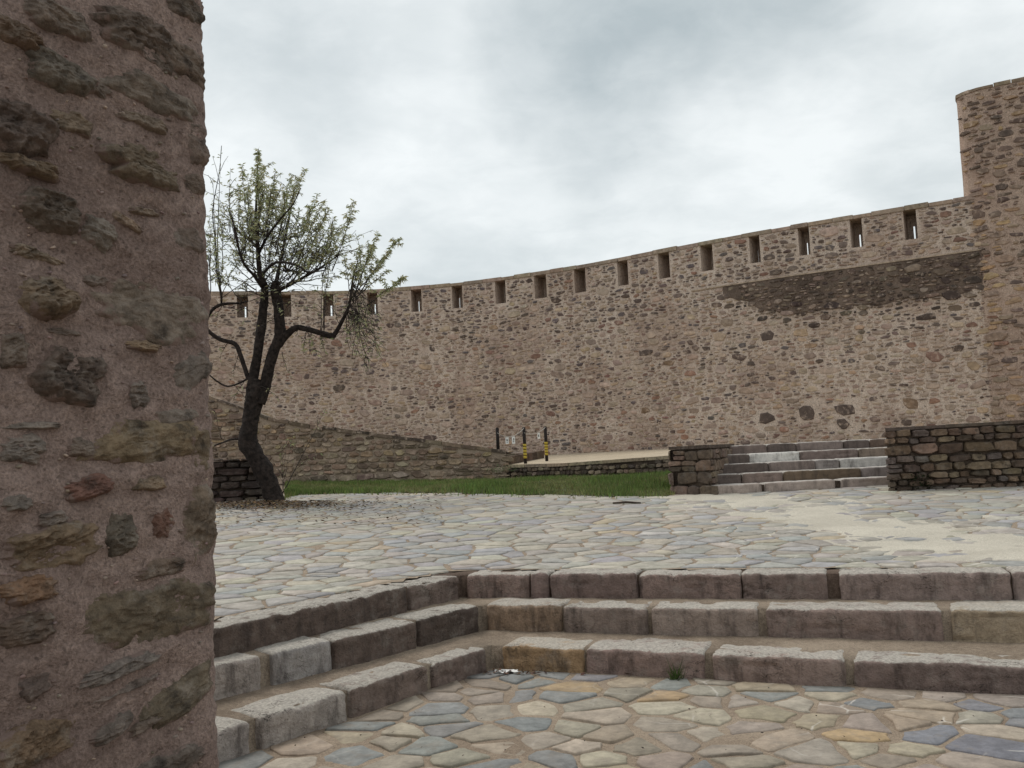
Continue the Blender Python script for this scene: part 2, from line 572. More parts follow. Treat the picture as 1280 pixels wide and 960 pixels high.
def clip0(st, lo=0.0):
    out = []
    for a, z, w_, h_ in st:
        l, r = max(a - w_ / 2, lo), a + w_ / 2
        if r - l > .05:
            out.append([(l + r) / 2, z, r - l, h_])
    return out


def put_stones(path, stones, parent, kind, mat, mat_a, colfn, proud, seed, limit=300, sq=3.5, rot=0.10, win=(200, 1330, -40, 1010), name='stone',
               stuff='rubble_facing', mindim=0, off=None):
    rs = random.Random(seed)
    seen = []
    for (s_, z, w_, h_) in stones:
        p = path.p(s_, z)
        x, y, dz = project(p)
        inside = win[0] < x < win[1] and win[2] < y < win[3]
        if inside or (dz > .5 and -500 < x < 1800 and -300 < y < 1200):
            seen.append((0 if inside else -1, math.sqrt(w_ * h_) / dz * F, max(w_, h_) / dz * F, s_, z, w_, h_))
    seen.sort(reverse=True)
    meshes = variants(kind, mat, sq)
    mb = MB()
    cnt = 0
    for (vis, sz, big, s_, z, w_, h_) in seen:
        o, T, N = path.frame(s_)
        p = path.p(s_, z)
        c = colfn(s_, z, w_, h_, rs)
        pr = proud * rs.uniform(0.55, 1.3)
        a = rs.uniform(-rot, rot)
        M = Matrix((T, -N, Vector((0, 0, 1)))).transposed().to_4x4() @ Matrix.Rotation(a, 4, 'Y') @ Matrix.Diagonal((w_, pr, h_, 1))
        M.translation = p + N * (0.03 if off and off(s_, z) else 0)
        if vis == 0 and cnt < limit and big >= mindim:
            ob = bpy.data.objects.new(name, meshes[rs.randrange(len(meshes))])
            COL.objects.link(ob)
            ob.matrix_basis = M
            par(ob, parent)
            ob.color = (*c, 1)
            cnt += 1
        else:
            v, f = stone_shape(rs, rs.choice((5, 6, 7)), sq, False)
            mb.add([M @ Vector(q) for q in v], f, c)
    if mb.v:
        tag(mb.build(stuff, mat_a or M_DARKST_A, parent, False), kind='stuff')
    return cnt


def sbox(mb, path, s0, s1, z0, z1, d0, d1, step=0.35, caps=True, skew=0.0):
    n = max(1, int((s1 - s0) / step))
    vs = []
    zf0 = z0 if callable(z0) else (lambda s: z0)
    zf1 = z1 if callable(z1) else (lambda s: z1)
    for i in range(n + 1):
        s_ = s0 + (s1 - s0) * i / n
        vs += [path.p(s_, zf0(s_), d0), path.p(s_, zf1(s_), d0), path.p(s_ + skew * (d1 - d0), zf1(s_), d1), path.p(s_ + skew * (d1 - d0), zf0(s_), d1)]
    fs = []
    for i in range(n):
        a, b = i * 4, i * 4 + 4
        fs += [(a, b, b + 1, a + 1), (a + 1, b + 1, b + 2, a + 2), (a + 2, b + 2, b + 3, a + 3), (a + 3, b + 3, b, a)]
    if caps:
        fs += [(0, 1, 2, 3), (n * 4 + 3, n * 4 + 2, n * 4 + 1, n * 4)]
    mb.add(vs, fs)


# ------------------------------------------------------------------ the great ground
tag(mk('ground', [(-900, -900, -0.06), (900, -900, -0.06), (900, 1500, -0.06), (-900, 1500, -0.06)], [(0, 1, 2, 3)], M_EARTH), kind='structure')

# ------------------------------------------------------------------ front steps: plan lines
def xy(p):
    return Vector((p.x, p.y))


ZT = [Z1, Z2, Z3]
ZB = [0.0, Z1, Z2]


class Level:
    """plan of one step's riser: an inner corner and the directions of its two flights"""
    def __init__(s, z, pc, pr, pl):
        s.c = xy(on_z(*pc, z))
        s.TF = (xy(on_z(*pr, z)) - s.c).normalized()          # front flight, to the right
        s.TL = (s.c - xy(on_z(*pl, z))).normalized()          # left flight, towards the corner
        s.NF, s.NL = Vector((-s.TF.y, s.TF.x)), Vector((-s.TL.y, s.TL.x))

    def dF(s, x, y):
        return (Vector((x, y)) - s.c).dot(s.NF)

    def dL(s, x, y):
        return (Vector((x, y)) - s.c).dot(s.NL)

    def off(s, of, ol):
        a, b = s.c + s.NF * of, s.c + s.NL * ol
        det = s.TF.x * -s.TL.y + s.TL.x * s.TF.y
        r = b - a
        return a + s.TF * ((r.x * -s.TL.y + s.TL.x * r.y) / det)


LV = [Level(0.0, (618, 837), (1280, 869), (290, 950)),
      Level(Z1, (606, 787), (1280, 802.5), (342, 856)),
      Level(Z2, (580, 745.5), (1280, 749), (272, 822))]
dF, dL = LV[0].dF, LV[0].dL
fA, NF_IN, NL_IN = LV[0].c, LV[0].NF, LV[0].NL

# lower court
bx, by, st = -2.6, 2.0, 0.06
nu, nv = int(8.6 / st), int(5.6 / st)
vs = [(bx + i * st, by + j * st, 0.010 * noise.noise(Vector((i * st * 2.2, j * st * 2.2, 1))) + 0.004 * noise.noise(Vector((i * st * 9, j * st * 9, 1))))
      for j in range(nv) for i in range(nu)]
lower = mk('lower_paving', vs, grid_faces(nu, nv, lambda i, j: dF(bx + i * st, by + j * st) < 0.12 and dL(bx + i * st, by + j * st) < 0.12), M_BED)
tag(lower, kind='structure')
# coarse continuation of the court behind the camera and to the sides
tag(mk('lower_paving_apron', [(-14, -12, -0.03), (16, -12, -0.03), (16, 2.3, -0.03), (-14, 2.3, -0.03)], [(0, 1, 2, 3)], M_BED), kind='structure')

# upper court bed
bx2, by2, st2 = -13.0, 3.4, 0.10
nu2, nv2 = int(29 / st2), int(22.0 / st2)
vs = []
for j in range(nv2):
    for i in range(nu2):
        x, y = bx2 + i * st2, by2 + j * st2
        vs.append((x, y, gz(x, y) - 0.004 + 0.008 * noise.noise(Vector((x * 1.5, y * 1.5, 4))) + 0.003 * noise.noise(Vector((x * 7, y * 7, 4)))))


def in_upper(x, y, mgn):
    return LV[2].dF(x, y) > mgn or LV[2].dL(x, y) > mgn


upper = mk('upper_paving', vs, grid_faces(nu2, nv2, lambda i, j: in_upper(bx2 + i * st2 + .05, by2 + j * st2 + .05, 0.29)), M_BED)
tag(upper, kind='structure')


# ------------------------------------------------------------------ flagstones
def voronoi(seeds, extra_clip, k=18):
    P = np.array(seeds)
    cells = []
    for i in range(len(P)):
        d2 = ((P - P[i]) ** 2).sum(1)
        nb = np.argsort(d2)[1:k + 1]
        c = P[i]
        poly = [(c[0] + a, c[1] + b) for a, b in ((-1.2, -1.2), (1.2, -1.2), (1.2, 1.2), (-1.2, 1.2))]
        planes = [((P[j] - c), (P[j] + c) / 2) for j in nb] + extra_clip(c)
        for (nrm, mid) in planes:
            out = []
            for a in range(len(poly)):
                p, q = poly[a], poly[(a + 1) % len(poly)]
                dp = (p[0] - mid[0]) * nrm[0] + (p[1] - mid[1]) * nrm[1]
                dq = (q[0] - mid[0]) * nrm[0] + (q[1] - mid[1]) * nrm[1]
                if dp <= 0:
                    out.append(p)
                if (dp < 0 < dq) or (dq < 0 < dp):
                    t = dp / (dp - dq)
                    out.append((p[0] + (q[0] - p[0]) * t, p[1] + (q[1] - p[1]) * t))
            poly = out
            if len(poly) < 3:
                break
        cells.append(poly)
    return cells


def flag_poly(poly, gap, rs, sub):
    """inset a cell, roughen and soften its outline"""
    n = len(poly)
    cx, cy = sum(p[0] for p in poly) / n, sum(p[1] for p in poly) / n
    poly = [(p[0] + .09 * noise.noise(Vector((p[0] * 2.3, p[1] * 2.3, 7))), p[1] + .09 * noise.noise(Vector((p[0] * 2.3, p[1] * 2.3, 17)))) for p in poly]
    gap *= rs.choice((.75, 1, 1.2, 1.7))
    # drop tiny edges
    q = [p for i, p in enumerate(poly) if math.dist(p, poly[i - 1]) > 0.05]
    if len(q) < 3:
        return None
    out = []
    n = len(q)
    for i in range(n):
        a, b = q[i], q[(i + 1) % n]
        L = math.dist(a, b)
        m_ = 2 if L < sub else 3
        for k in range(m_):
            t = (k + 0.22) / m_ if k == 0 else ((k + 1 - 0.22) / m_ if k == m_ - 1 else (k + 0.5) / m_)
            x, y = a[0] + (b[0] - a[0]) * t, a[1] + (b[1] - a[1]) * t
            dx, dy = x - cx, y - cy
            l = math.hypot(dx, dy) + 1e-6
            g = gap * rs.uniform(0.7, 1.7)
            out.append((x - dx / l * g + rs.uniform(-.006, .006), y - dy / l * g + rs.uniform(-.006, .006)))
    area = 0.5 * sum(out[i - 1][0] * out[i][1] - out[i][0] * out[i - 1][1] for i in range(len(out)))
    if area < 0.012:
        return None
    return out, (cx, cy)


def flag_mesh(out, c, zf, rs, top, drop=0.03):
    n = len(out)
    tx, ty = rs.uniform(-.012, .012), rs.uniform(-.012, .012)
    v = []
    for (sc, h) in ((1.0, -drop), (0.995, top - 0.007), (0.95, top)):
        for (x, y) in out:
            X, Y = c[0] + (x - c[0]) * sc, c[1] + (y - c[1]) * sc
            v.append((X, Y, zf(X, Y) + h + (tx * (X - c[0]) + ty * (Y - c[1]))))
    f = []
    for r in (0, 1):
        for k in range(n):
            a, b = r * n + k, r * n + (k + 1) % n
            f.append((a, b, b + n, a + n))
    v.append((c[0], c[1], zf(*c) + top))
    for k in range(n):
        f.append((2 * n + k, 2 * n + (k + 1) % n, len(v) - 1))
    return v, f


def poisson(x0, x1, y0, y1, r, ok, rs, tries, aspect=1.0):
    pts = []
    cell = {}
    for _ in range(tries):
        x, y = rs.uniform(x0, x1), rs.uniform(y0, y1)
        if not ok(x, y):
            continue
        rr = r(x, y) if callable(r) else r
        gi, gj = int(x / 0.7), int(y / 0.7)
        bad = False
        for a in (-1, 0, 1):
            for b in (-1, 0, 1):
                for (px, py) in cell.get((gi + a, gj + b), ()):
                    if ((px - x) / aspect) ** 2 + (py - y) ** 2 < rr * rr:
                        bad = True
        if not bad:
            pts.append((x, y))
            cell.setdefault((gi, gj), []).append((x, y))
    return pts


rs = random.Random(3)
PAL_LOW = [((0.205, 0.21, 0.208), 6), ((0.275, 0.245, 0.205), 4), ((0.30, 0.255, 0.19), 3), ((0.33, 0.245, 0.15), .7), ((0.35, 0.315, 0.25), 2), ((0.255, 0.22, 0.18), 3)]
PAL_UP = [((0.305, 0.30, 0.29), 4), ((0.34, 0.32, 0.28), 4), ((0.37, 0.335, 0.27), 2.4), ((0.37, 0.31, 0.22), .35), ((0.39, 0.365, 0.31), 3), ((0.31, 0.285, 0.245), 2)]


def warm(c):
    return (c[0] * 1.025, c[1] * .995, c[2] * .97)


def pick(pal, rs, a=0.1):
    return warm(jit(rs.choices([p[0] for p in pal], [p[1] for p in pal])[0], rs, a))


def ok_low(x, y):
    px, py, _ = project((x, y, 0))
    return dF(x, y) < -0.06 and dL(x, y) < -0.06 and 180 < px < 1360 and py < 1060


seeds = poisson(-2.4, 4.6, 3.6, 7.2, lambda x, y: rs.choice((0.16, 0.21, 0.27, 0.33)), ok_low, rs, 6000, 1.35)
clipL = lambda c: [((NF_IN.x, NF_IN.y), tuple(fA - NF_IN * 0.0)), ((NL_IN.x, NL_IN.y), tuple(fA))]
for c_, poly in zip(seeds, voronoi(seeds, clipL)):
    r = flag_poly(poly, 0.017, rs, 0.16) if len(poly) > 2 else None
    if not r:
        continue
    v, f = flag_mesh(r[0], r[1], lambda x, y: 0, rs, 0.008 + rs.uniform(-.003, .006))
    o = mk('flagstone', [(a - r[1][0], b - r[1][1], c) for a, b, c in v], f, M_FLAG)
    o.matrix_basis = Matrix.Translation((r[1][0], r[1][1], 0))
    par(o, lower)
    bluish = smooth(1.4, 3.0, r[1][0])
    o.color = (*(jit((0.185, 0.185, 0.195), rs, .12) if rs.random() < bluish * .75 else pick(PAL_LOW, rs)), 1)

EDGE = [(200, 640), (262, 634), (330, 630), (360, 622), (373, 619), (455, 617), (533, 616.5), (619, 618), (690, 619), (760, 621), (830, 621), (845, 617.5), (890, 620), (1110, 607),
        (1113, 614), (1280, 606), (1500, 600)]


def edge_y(px):
    return float(np.interp(px, [e[0] for e in EDGE], [e[1] for e in EDGE]))


def ok_up(x, y):
    if not in_upper(x, y, 0.36):
        return False
    px, py, _ = project((x, y, gz(x, y)))
    return 215 < px < 1330 and py > edge_y(px) + 0.2 and py < 900


seeds = poisson(-7.5, 10.5, 4.5, 19.5, lambda x, y: rs.choice((0.15, 0.2, 0.25, 0.31)), ok_up, rs, 60000, 1.8)


def clipU(c):
    l = LV[2]
    a, b = l.dF(*c) > 0.31, l.dL(*c) > 0.31
    if a and not b:
        return [((-l.NF.x, -l.NF.y), tuple(l.c + l.NF * 0.31))]
    if b and not a:
        return [((-l.NL.x, -l.NL.y), tuple(l.c + l.NL * 0.31))]
    return []


cand = []
for c_, poly in zip(seeds, voronoi(seeds, clipU)):
    r = flag_poly(poly, 0.012, rs, 0.2) if len(poly) > 2 else None
    if not r:
        continue
    px, py, dz = project((r[1][0], r[1][1], gz(*r[1])))
    cand.append((dz, r))
cand.sort(key=lambda t: t[0])
mb = MB()
nflag = 0
for dz, r in cand:
    v, f = flag_mesh(r[0], r[1], gz, rs, 0.005 + rs.uniform(-.003, .004))
    c = pick(PAL_UP, rs)
    c = (c[0] * .94, c[1] * .955, c[2] * .985)
    if nflag < 300:
        z0 = gz(*r[1])
        o = mk('flagstone', [(a - r[1][0], b - r[1][1], c__ - z0) for a, b, c__ in v], f, M_FLAG)
        o.matrix_basis = Matrix.Translation((r[1][0], r[1][1], z0))
        par(o, upper)
        o.color = (*c, 1)
        nflag += 1
    else:
        mb.add(v, f, c)
tag(mb.build('far_flagstones', M_FLAG_A, upper), kind='stuff')
print('flagstones', len(cand))

# dust and sand drifted over the paving on the way to the stairs
sx0, sx1, sy0, sy1, ss = 1.0, 11.5, 6.4, 15.6, 0.06
nsu, nsv = int((sx1 - sx0) / ss), int((sy1 - sy0) / ss)
SP = [on_ground(900, 622), on_ground(990, 633), on_ground(1040, 652), on_ground(1130, 668), on_ground(1290, 690), on_ground(1400, 700)]


def sand_d(x, y):
    best = 9
    for a, b in zip(SP[:-1], SP[1:]):
        ab = Vector((b.x - a.x, b.y - a.y))
        t = max(0, min(1, ((x - a.x) * ab.x + (y - a.y) * ab.y) / ab.length_squared))
        best = min(best, math.hypot(x - a.x - ab.x * t, y - a.y - ab.y * t))
    return best


vs = []
up_ = []
for j in range(nsv):
    for i in range(nsu):
        x, y = sx0 + i * ss, sy0 + j * ss
        k = 1.0 - sand_d(x, y) / 0.95
        h = -0.004 + 0.022 * k + 0.026 * noise.fractal(Vector((x * 1.6, y * 1.6, 2)), .7, 2.0, 6)
        h = max(-0.03, min(h, 0.026))
        vs.append((x, y, gz(x, y) + h))
        up_.append(h > -0.015 and in_upper(x, y, 0.3))
tag(mk('drifted_sand', vs, grid_faces(nsu, nsv, lambda i, j: up_[j * nsu + i] and up_[(j + 1) * nsu + i + 1]), M_SAND), kind='stuff')


# ------------------------------------------------------------------ front steps: blocks
steps = empty('stone_steps', (fA.x, fA.y, 0))
tag(steps, 'three broad weathered stone steps turning an inner corner before the upper paving', 'steps')


def block_mesh(L, D, H, seed, chip=0.03, rough=0.010, res=0.022):
    n = max(4, int(L / res))
    sec = [(0.0, H * q) for q in (0, .1, .2, .3, .4, .5, .6, .7, .79, .88)] + [(0.007, .95 * H), (0.018, .985 * H), (0.04, H), (.07, H), (.11, H), (.16, H), (.22, H), (.29, H), (D, H), (D, 0)]
    m_ = len(sec)
    v, f, c = [], [], []
    for i in range(n + 1):
        x = L * i / n
        e = min(x, L - x)
        er = max(0, 1 - e / 0.025) ** 2
        ch0 = max(0, noise.noise(Vector((x * 6 + seed * 9.7, seed, 0.5))) - 0.10 + 0.4 * noise.noise(Vector((x * 19, seed, 3))) + .2 * noise.noise(Vector((x * 47, seed, 8)))) * chip * 1.1
        for k, (y, z) in enumerate(sec):
            q = Vector((x * 5.0 + seed * 3.1, y * 5, z * 8 + seed))
            n1 = noise.noise(q) + 0.55 * noise.noise(q * 2.7) + .3 * noise.noise(q * 6.5)
            yy, z_ = y, z
            if k <= 11:
                fis = noise.noise(Vector((x * 3.2 + seed, 7.7, z * 30 + 1.2 * noise.noise(Vector((x * 5, seed, 1))) + seed)))
                yy += n1 * rough * 0.8 + er * 0.014 + max(0, fis - .30) * .045 * (1 if 0 < k < 9 else 0)
            if 8 <= k <= 13:
                wgt = (.25, .6, 1, 1, .75, .3)[k - 8]
                yy += ch0 * 0.7 * wgt
                z_ -= ch0 * 0.8 * wgt
            if k >= 10 and k < m_ - 1:
                z_ += (noise.noise(q + Vector((7, 0, 3))) + .5 * noise.noise(q * 3) + .35 * noise.noise(q * 7)) * rough * 0.75 - er * 0.012
                if k == m_ - 2:
                    z_ -= 0.02
                if k in (m_ - 3, m_ - 4):
                    z_ -= 0.012 * max(0, noise.noise(q * 1.3) + .3)
            xx = x + (0.012 * noise.noise(Vector((seed, y * 9, z * 9))) if i in (0, n) else 0)
            v.append((xx, yy, z_))
            c.append((1.0 if 11 <= k < m_ - 1 else (0.55 if k == 10 else 0.0), 0, 0))  # red masks the top surface that takes wear and painted light
        if i:
            a = (i - 1) * m_
            for k in range(m_ - 1):
                f.append((a + k, a + m_ + k, a + m_ + k + 1, a + k + 1))
    f.append(tuple(range(m_)))
    f.append(tuple(n * m_ + k for k in range(m_))[::-1])
    return v, f, c


def line_s(px, py, p0, T):
    """where the sight line of a pixel crosses a plan line"""
    d = ray(px, py)
    d2 = Vector((d.x, d.y))
    det = T.x * -d2.y + d2.x * T.y
    r = -p0
    t = (r.x * -d2.y + d2.x * r.y) / det
    return t


STEP_PAL = [lin(146, 128, 119), lin(154, 137, 127), lin(128, 112, 104), lin(158, 142, 132)]
BLK = [
    ('F', 0, [(629, 729, lin(168, 140, 108)), (733, 880, 0), (891, 1056, 0), (1068, 1300, 2), (1306, 1460, 1), (1466, 1700, 0), (1708, 1960, 2)], 840),
    ('F', 1, [(609, 701, lin(150, 128, 108)), (705, 809, 0), (815, 947, 1), (958, 1178, 0), (1191, 1400, lin(165, 148, 126)), (1406, 1640, 0), (1648, 1900, 1)], 780),
    ('F', 2, [(583, 660, 0), (663, 685, 2), (688, 796, 2), (799, 926, 0), (928, 1034, 2), (1050, 1264, 0), (1267, 1450, 1), (1454, 1660, 2), (1664, 1900, 0)], 730),
    ('L', 0, [(170, 313, lin(165, 155, 148)), (326, 435, lin(168, 158, 150)), (441, 538, lin(126, 110, 101)), (546, 613, lin(122, 106, 98))], 880),
    ('L', 1, [(190, 327, lin(165, 154, 146)), (343, 417, lin(160, 154, 150)), (420, 523, lin(104, 90, 82)), (527, 603, lin(88, 76, 69))], 830),
    ('L', 2, [(180, 511, lin(100, 86, 78)), (516, 577, lin(118, 103, 95))], 780),  # darker left flight blocks hold the shade of their risers as colour
]
sd_ = 1
for side, k, lst, pyg in BLK:
    l = LV[k]
    p0, T2, N2 = (l.c, l.TF, l.NF) if side == 'F' else (l.c, l.TL, l.NL)
    for (a, b, c) in lst:
        s0, s1 = line_s(a, pyg, p0, T2), line_s(b, pyg, p0, T2)
        if side == 'F':
            s0 = max(s0, 0.012)
        else:
            s1 = min(s1, -0.012)
        sd_ += 1
        H = ZT[k] - ZB[k] + 0.02 + R.uniform(-.008, .008)
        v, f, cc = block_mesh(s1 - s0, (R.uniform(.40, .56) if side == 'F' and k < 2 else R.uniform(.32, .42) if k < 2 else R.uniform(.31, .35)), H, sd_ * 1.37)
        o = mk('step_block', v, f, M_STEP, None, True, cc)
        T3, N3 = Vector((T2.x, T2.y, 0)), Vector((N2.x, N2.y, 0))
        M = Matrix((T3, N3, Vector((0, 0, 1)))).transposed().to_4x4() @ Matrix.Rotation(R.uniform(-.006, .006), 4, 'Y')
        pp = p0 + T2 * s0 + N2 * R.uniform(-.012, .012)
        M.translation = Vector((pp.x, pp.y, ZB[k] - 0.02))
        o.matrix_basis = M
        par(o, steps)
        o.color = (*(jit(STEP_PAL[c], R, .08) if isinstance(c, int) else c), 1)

for k in range(3):
    l = LV[k]
    TF, TL = l.TF, l.TL
    c1, c2 = l.off(0.05, 0.05), (l.off(0.95, 0.8) if k < 2 else l.off(.46, .46))
    row = []
    nseg = 70
    offs = [0, .25, .5, .75, 1]
    A = [c1 - TL * (4.2 * (1 - i / nseg)) for i in range(nseg)] + [c1 + TF * (6.5 * i / nseg) for i in range(nseg + 1)]
    B = [c2 - TL * (4.2 * (1 - i / nseg)) for i in range(nseg)] + [c2 + TF * (6.5 * i / nseg) for i in range(nseg + 1)]
    v = []
    zt = ZT[k] - 0.016
    for a, b in zip(A, B):
        v.append((a.x, a.y, ZB[k] - 0.1))
        for t in offs:
            q = a.lerp(b, t)
            v.append((q.x, q.y, zt + 0.012 * noise.noise(Vector((q.x * 3, q.y * 3, k))) + 0.007 * noise.noise(Vector((q.x * 11, q.y * 11, k)))
                      + (0.015 * t if k < 2 else 0)))
    m_ = len(offs) + 1
    f = []
    for i in range(len(A) - 1):
        for j in range(m_ - 1):
            a = i * m_ + j
            f.append((a, a + m_, a + m_ + 1, a + 1))
    mk('tread_fill', v, f, M_DIRT if k < 2 else M_STEPCORE, steps)


# ------------------------------------------------------------------ curtain wall
ZTOP = EYE + 6.0
TOPLINE = [(120, 366), (270, 365), (360, 364.5), (440, 363.5), (497, 360.5), (599, 351), (720, 333), (798, 318), (900, 297.5), (998, 280), (1100, 263.5), (1205, 246)]
cpts = []
for (px, py) in TOPLINE:
    d = ray(px, py)
    t = (ZTOP - EYE) / d.z
    cpts.append((d.x * t, d.y * t))
_d = np.array(cpts[-1]) - np.array(cpts[-2])
cpts.append(tuple(np.array(cpts[-1]) + _d / np.hypot(*_d) * 1.2))
cw = Path(cpts, 0.2, 60)
print('curtain wall', [tuple(round(c, 1) for c in p) for p in cpts], 'L', round(cw.L, 1))

WB = 0.6
ZN1, ZN0 = ZTOP - 0.10, ZTOP - 0.88
NICHES = [(296, 310, 1), (352, 364, 0), (404, 417, 1), (459, 472, 1), (514, 527, 1), (565, 578, 1), (619, 632, 1), (668, 683, 0), (718, 732, 0), (772, 785, 0), (823, 837, 0),
          (876, 891, 0), (937, 950, 1), (998, 1012, 1), (1063, 1078, 1), (1130, 1146, 1)]
ns = [(cw.s_at_px(a, ZTOP - .5), cw.s_at_px(b, ZTOP - .5), sl) for a, b, sl in NICHES]
mb = MB()
nu = int(cw.L / 0.3) + 1
nz = 26
fv = []
for j in range(nz):
    z = WB + (ZN0 - WB) * j / (nz - 1)
    for i in range(nu):
        s_ = cw.L * i / (nu - 1)
        d = 0.02 * noise.noise(Vector((s_ * .7, z * .7, 3))) if j < nz - 1 else 0
        fv.append(cw.p(s_, z, d))
ff = grid_faces(nu, nz)
mb.add(fv, ff)
sbox(mb, cw, 0, cw.L, ZN0 - 0.3, ZN0, 0.02, 1.3)
edges = [0] + [e for n_ in ns for e in n_[:2]] + [cw.L]
for i in range(0, len(edges), 2):
    sbox(mb, cw, edges[i], edges[i + 1], ZN0 - 0.002, ZN1, 0.0, 0.699, 0.3)
for (a, b, sl) in ns:
    mid = (a + b) / 2
    o_, T_, N_ = cw.frame(mid)
    vw = o_ - Vector((0, 0, 0))
    dx = vw.dot(T_) / -vw.dot(N_)
    if sl:
        s0 = mid + .78 * dx + .20 * (b - a)
        s1 = s0 + .055
        lo, hi = min(a, s0) - .3, max(b, s1) + .3
        sbox(mb, cw, lo, s0, ZN0, ZN1, 0.70, 0.84)
        sbox(mb, cw, s1, hi, ZN0, ZN1, 0.70, 0.84)
        sbox(mb, cw, s0, s1, ZN0 + 0.50, ZN1, 0.70, 0.84)
    else:
        sbox(mb, cw, a - .4, b + .4, ZN0, ZN1, 0.70, 0.84)
curtain = mb.build('curtain_wall', M_MORTAR, None, False)
tag(curtain, 'long curved fortress wall of pale rubble with a row of narrow embrasures along the top', 'wall')

# coping slabs
q = 0.0
rs = random.Random(21)
k = 0
while q < cw.L - 0.1:
    L_ = min(rs.uniform(0.45, 0.9), cw.L - q)
    mb = MB()
    sbox(mb, cw, q + 0.006, q + L_ - 0.006, ZN1 - 0.004 + rs.uniform(-.004, 0), ZTOP + rs.uniform(-.015, .02), -0.035 + rs.uniform(-.012, .012), 0.88, 0.3)
    o = mb.build('coping_slab', M_WSTONE, curtain, False)
    o.color = (*jit(lin(150, 134, 118), rs, .15), 1)
    q += L_

# the older sooted band under the parapet near the tower
sb0, sb1 = cw.s_at_px(905, 5), cw.L - 0.3
zb1, zb0 = ZTOP - 1.42, ZTOP - 2.50
mb = MB()
nb_, nzb = 130, 18
vs = []
for j in range(nzb):
    for i in range(nb_):
        s_ = sb0 + (sb1 - sb0) * i / (nb_ - 1)
        fr = j / (nzb - 1)
        low = zb0 + 0.16 * noise.fractal(Vector((s_ * 1.3, 5, 0)), 1, 2, 4) + 0.75 * smooth(sb0 + 2.0, sb0 - .1, s_)
        z = low + (zb1 - low) * fr
        d = -0.030 + 0.012 * noise.noise(Vector((s_ * 3, z * 3, 8)))
        if j == 0 or i == 0:
            d = 0.04
        vs.append(cw.p(s_, z, d))
band = mk('sooted_band', vs, grid_faces(nb_, nzb), M_BAND, curtain)
band['label'] = 'dark sooted strip of older masonry'
# ledge that crowns it
mb = MB()
sbox(mb, cw, cw.s_at_px(868, 5), cw.L - .2, zb1, zb1 + 0.035, -0.05, 0.1)
o = mb.build('ledge', M_WSTONE, curtain, False)
o.color = (*lin(165, 148, 130), 1)


def in_band(s_, z):
    return s_ > sb0 + 0.5 and zb0 + 0.75 * smooth(sb0 + 2.0, sb0 - .1, s_) - 0.05 < z < zb1


def col_cw(s_, z, w_, h_, rs):
    if (round(s_, 3), round(z, 3)) in SPEC:
        return SPEC[(round(s_, 3), round(z, 3))]
    if in_band(s_, z) or (in_band(s_, z + .45 * rs.random()) or in_band(s_ + 1.2 * rs.random() ** 2, z)) and rs.random() < .75:
        return jit(rs.choice((lin(78, 67, 61), lin(96, 84, 75), lin(118, 103, 92), lin(70, 60, 56), lin(134, 118, 105))), rs, .15)
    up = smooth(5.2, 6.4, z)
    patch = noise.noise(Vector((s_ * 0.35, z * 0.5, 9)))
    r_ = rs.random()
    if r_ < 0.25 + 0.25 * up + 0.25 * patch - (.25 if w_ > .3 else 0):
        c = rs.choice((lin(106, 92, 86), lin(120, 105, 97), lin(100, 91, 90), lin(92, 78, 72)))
    elif r_ < 0.80:
        c = rs.choice((lin(160, 140, 126), lin(170, 150, 135), lin(150, 130, 118), lin(176, 157, 142)))
    elif r_ < 0.93:
        c = rs.choice((lin(172, 150, 127), lin(166, 143, 120), lin(178, 157, 137)))
    else:
        c = rs.choice((lin(138, 110, 96), lin(146, 116, 98), lin(126, 98, 88)))
    return jit(c, rs, .12)


W = cw.L
blk = [(a - .03, b + .03, ZN0 - .05, ZTOP) for a, b, _ in ns] + [(cw.s_at_px(868, 5), W, zb1 - 0.01, zb1 + 0.07)]
st_cw = pack(W, ZN1 - 1.2, 1.2, [(160, .36, .52, .18, .26), (1500, .24, .38, .12, .18), (9000, .17, .32, .08, .14), (30000, .12, .26, .05, .09), (40000, .09, .18, .05, .08), (40000, .08, .11, .04, .06)],
             31, 0.03, blk)
# a few big stones one can point at
SPEC = {}
for (px, py, w_, h_) in ((959, 420, .40, .27), (959, 523, .46, .34), (1009, 516, .38, .38), (1056, 512, .5, .32), (1054, 530, .34, .26), (1138, 504, .36, .30), (535, 437, .36, .22),
                         (540, 436, .2, .2), (807, 441, .45, .18), (836, 454, .38, .16), (807, 513, .3, .2)):
    s_ = cw.s_at_px(px, 3.0)
    o, T, N = cw.frame(s_)
    z = at(px, py, o.y).z
    s_ = cw.s_at_px(px, z)
    st_cw = [t for t in st_cw if not (abs(t[0] - s_) < (t[2] + w_) / 2 and abs(t[1] - z) < (t[3] + h_) / 2)]
    st_cw.append([s_, z, w_, h_])
    SPEC[(round(s_, 3), round(z, 3))] = lin(92, 80, 74) if px > 900 and px < 1100 or px < 810 and py < 450 else lin(128, 106, 86)
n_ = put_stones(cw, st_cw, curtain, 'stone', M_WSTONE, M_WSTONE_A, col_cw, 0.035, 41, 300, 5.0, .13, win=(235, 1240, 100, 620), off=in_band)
print('curtain stones', len(st_cw))

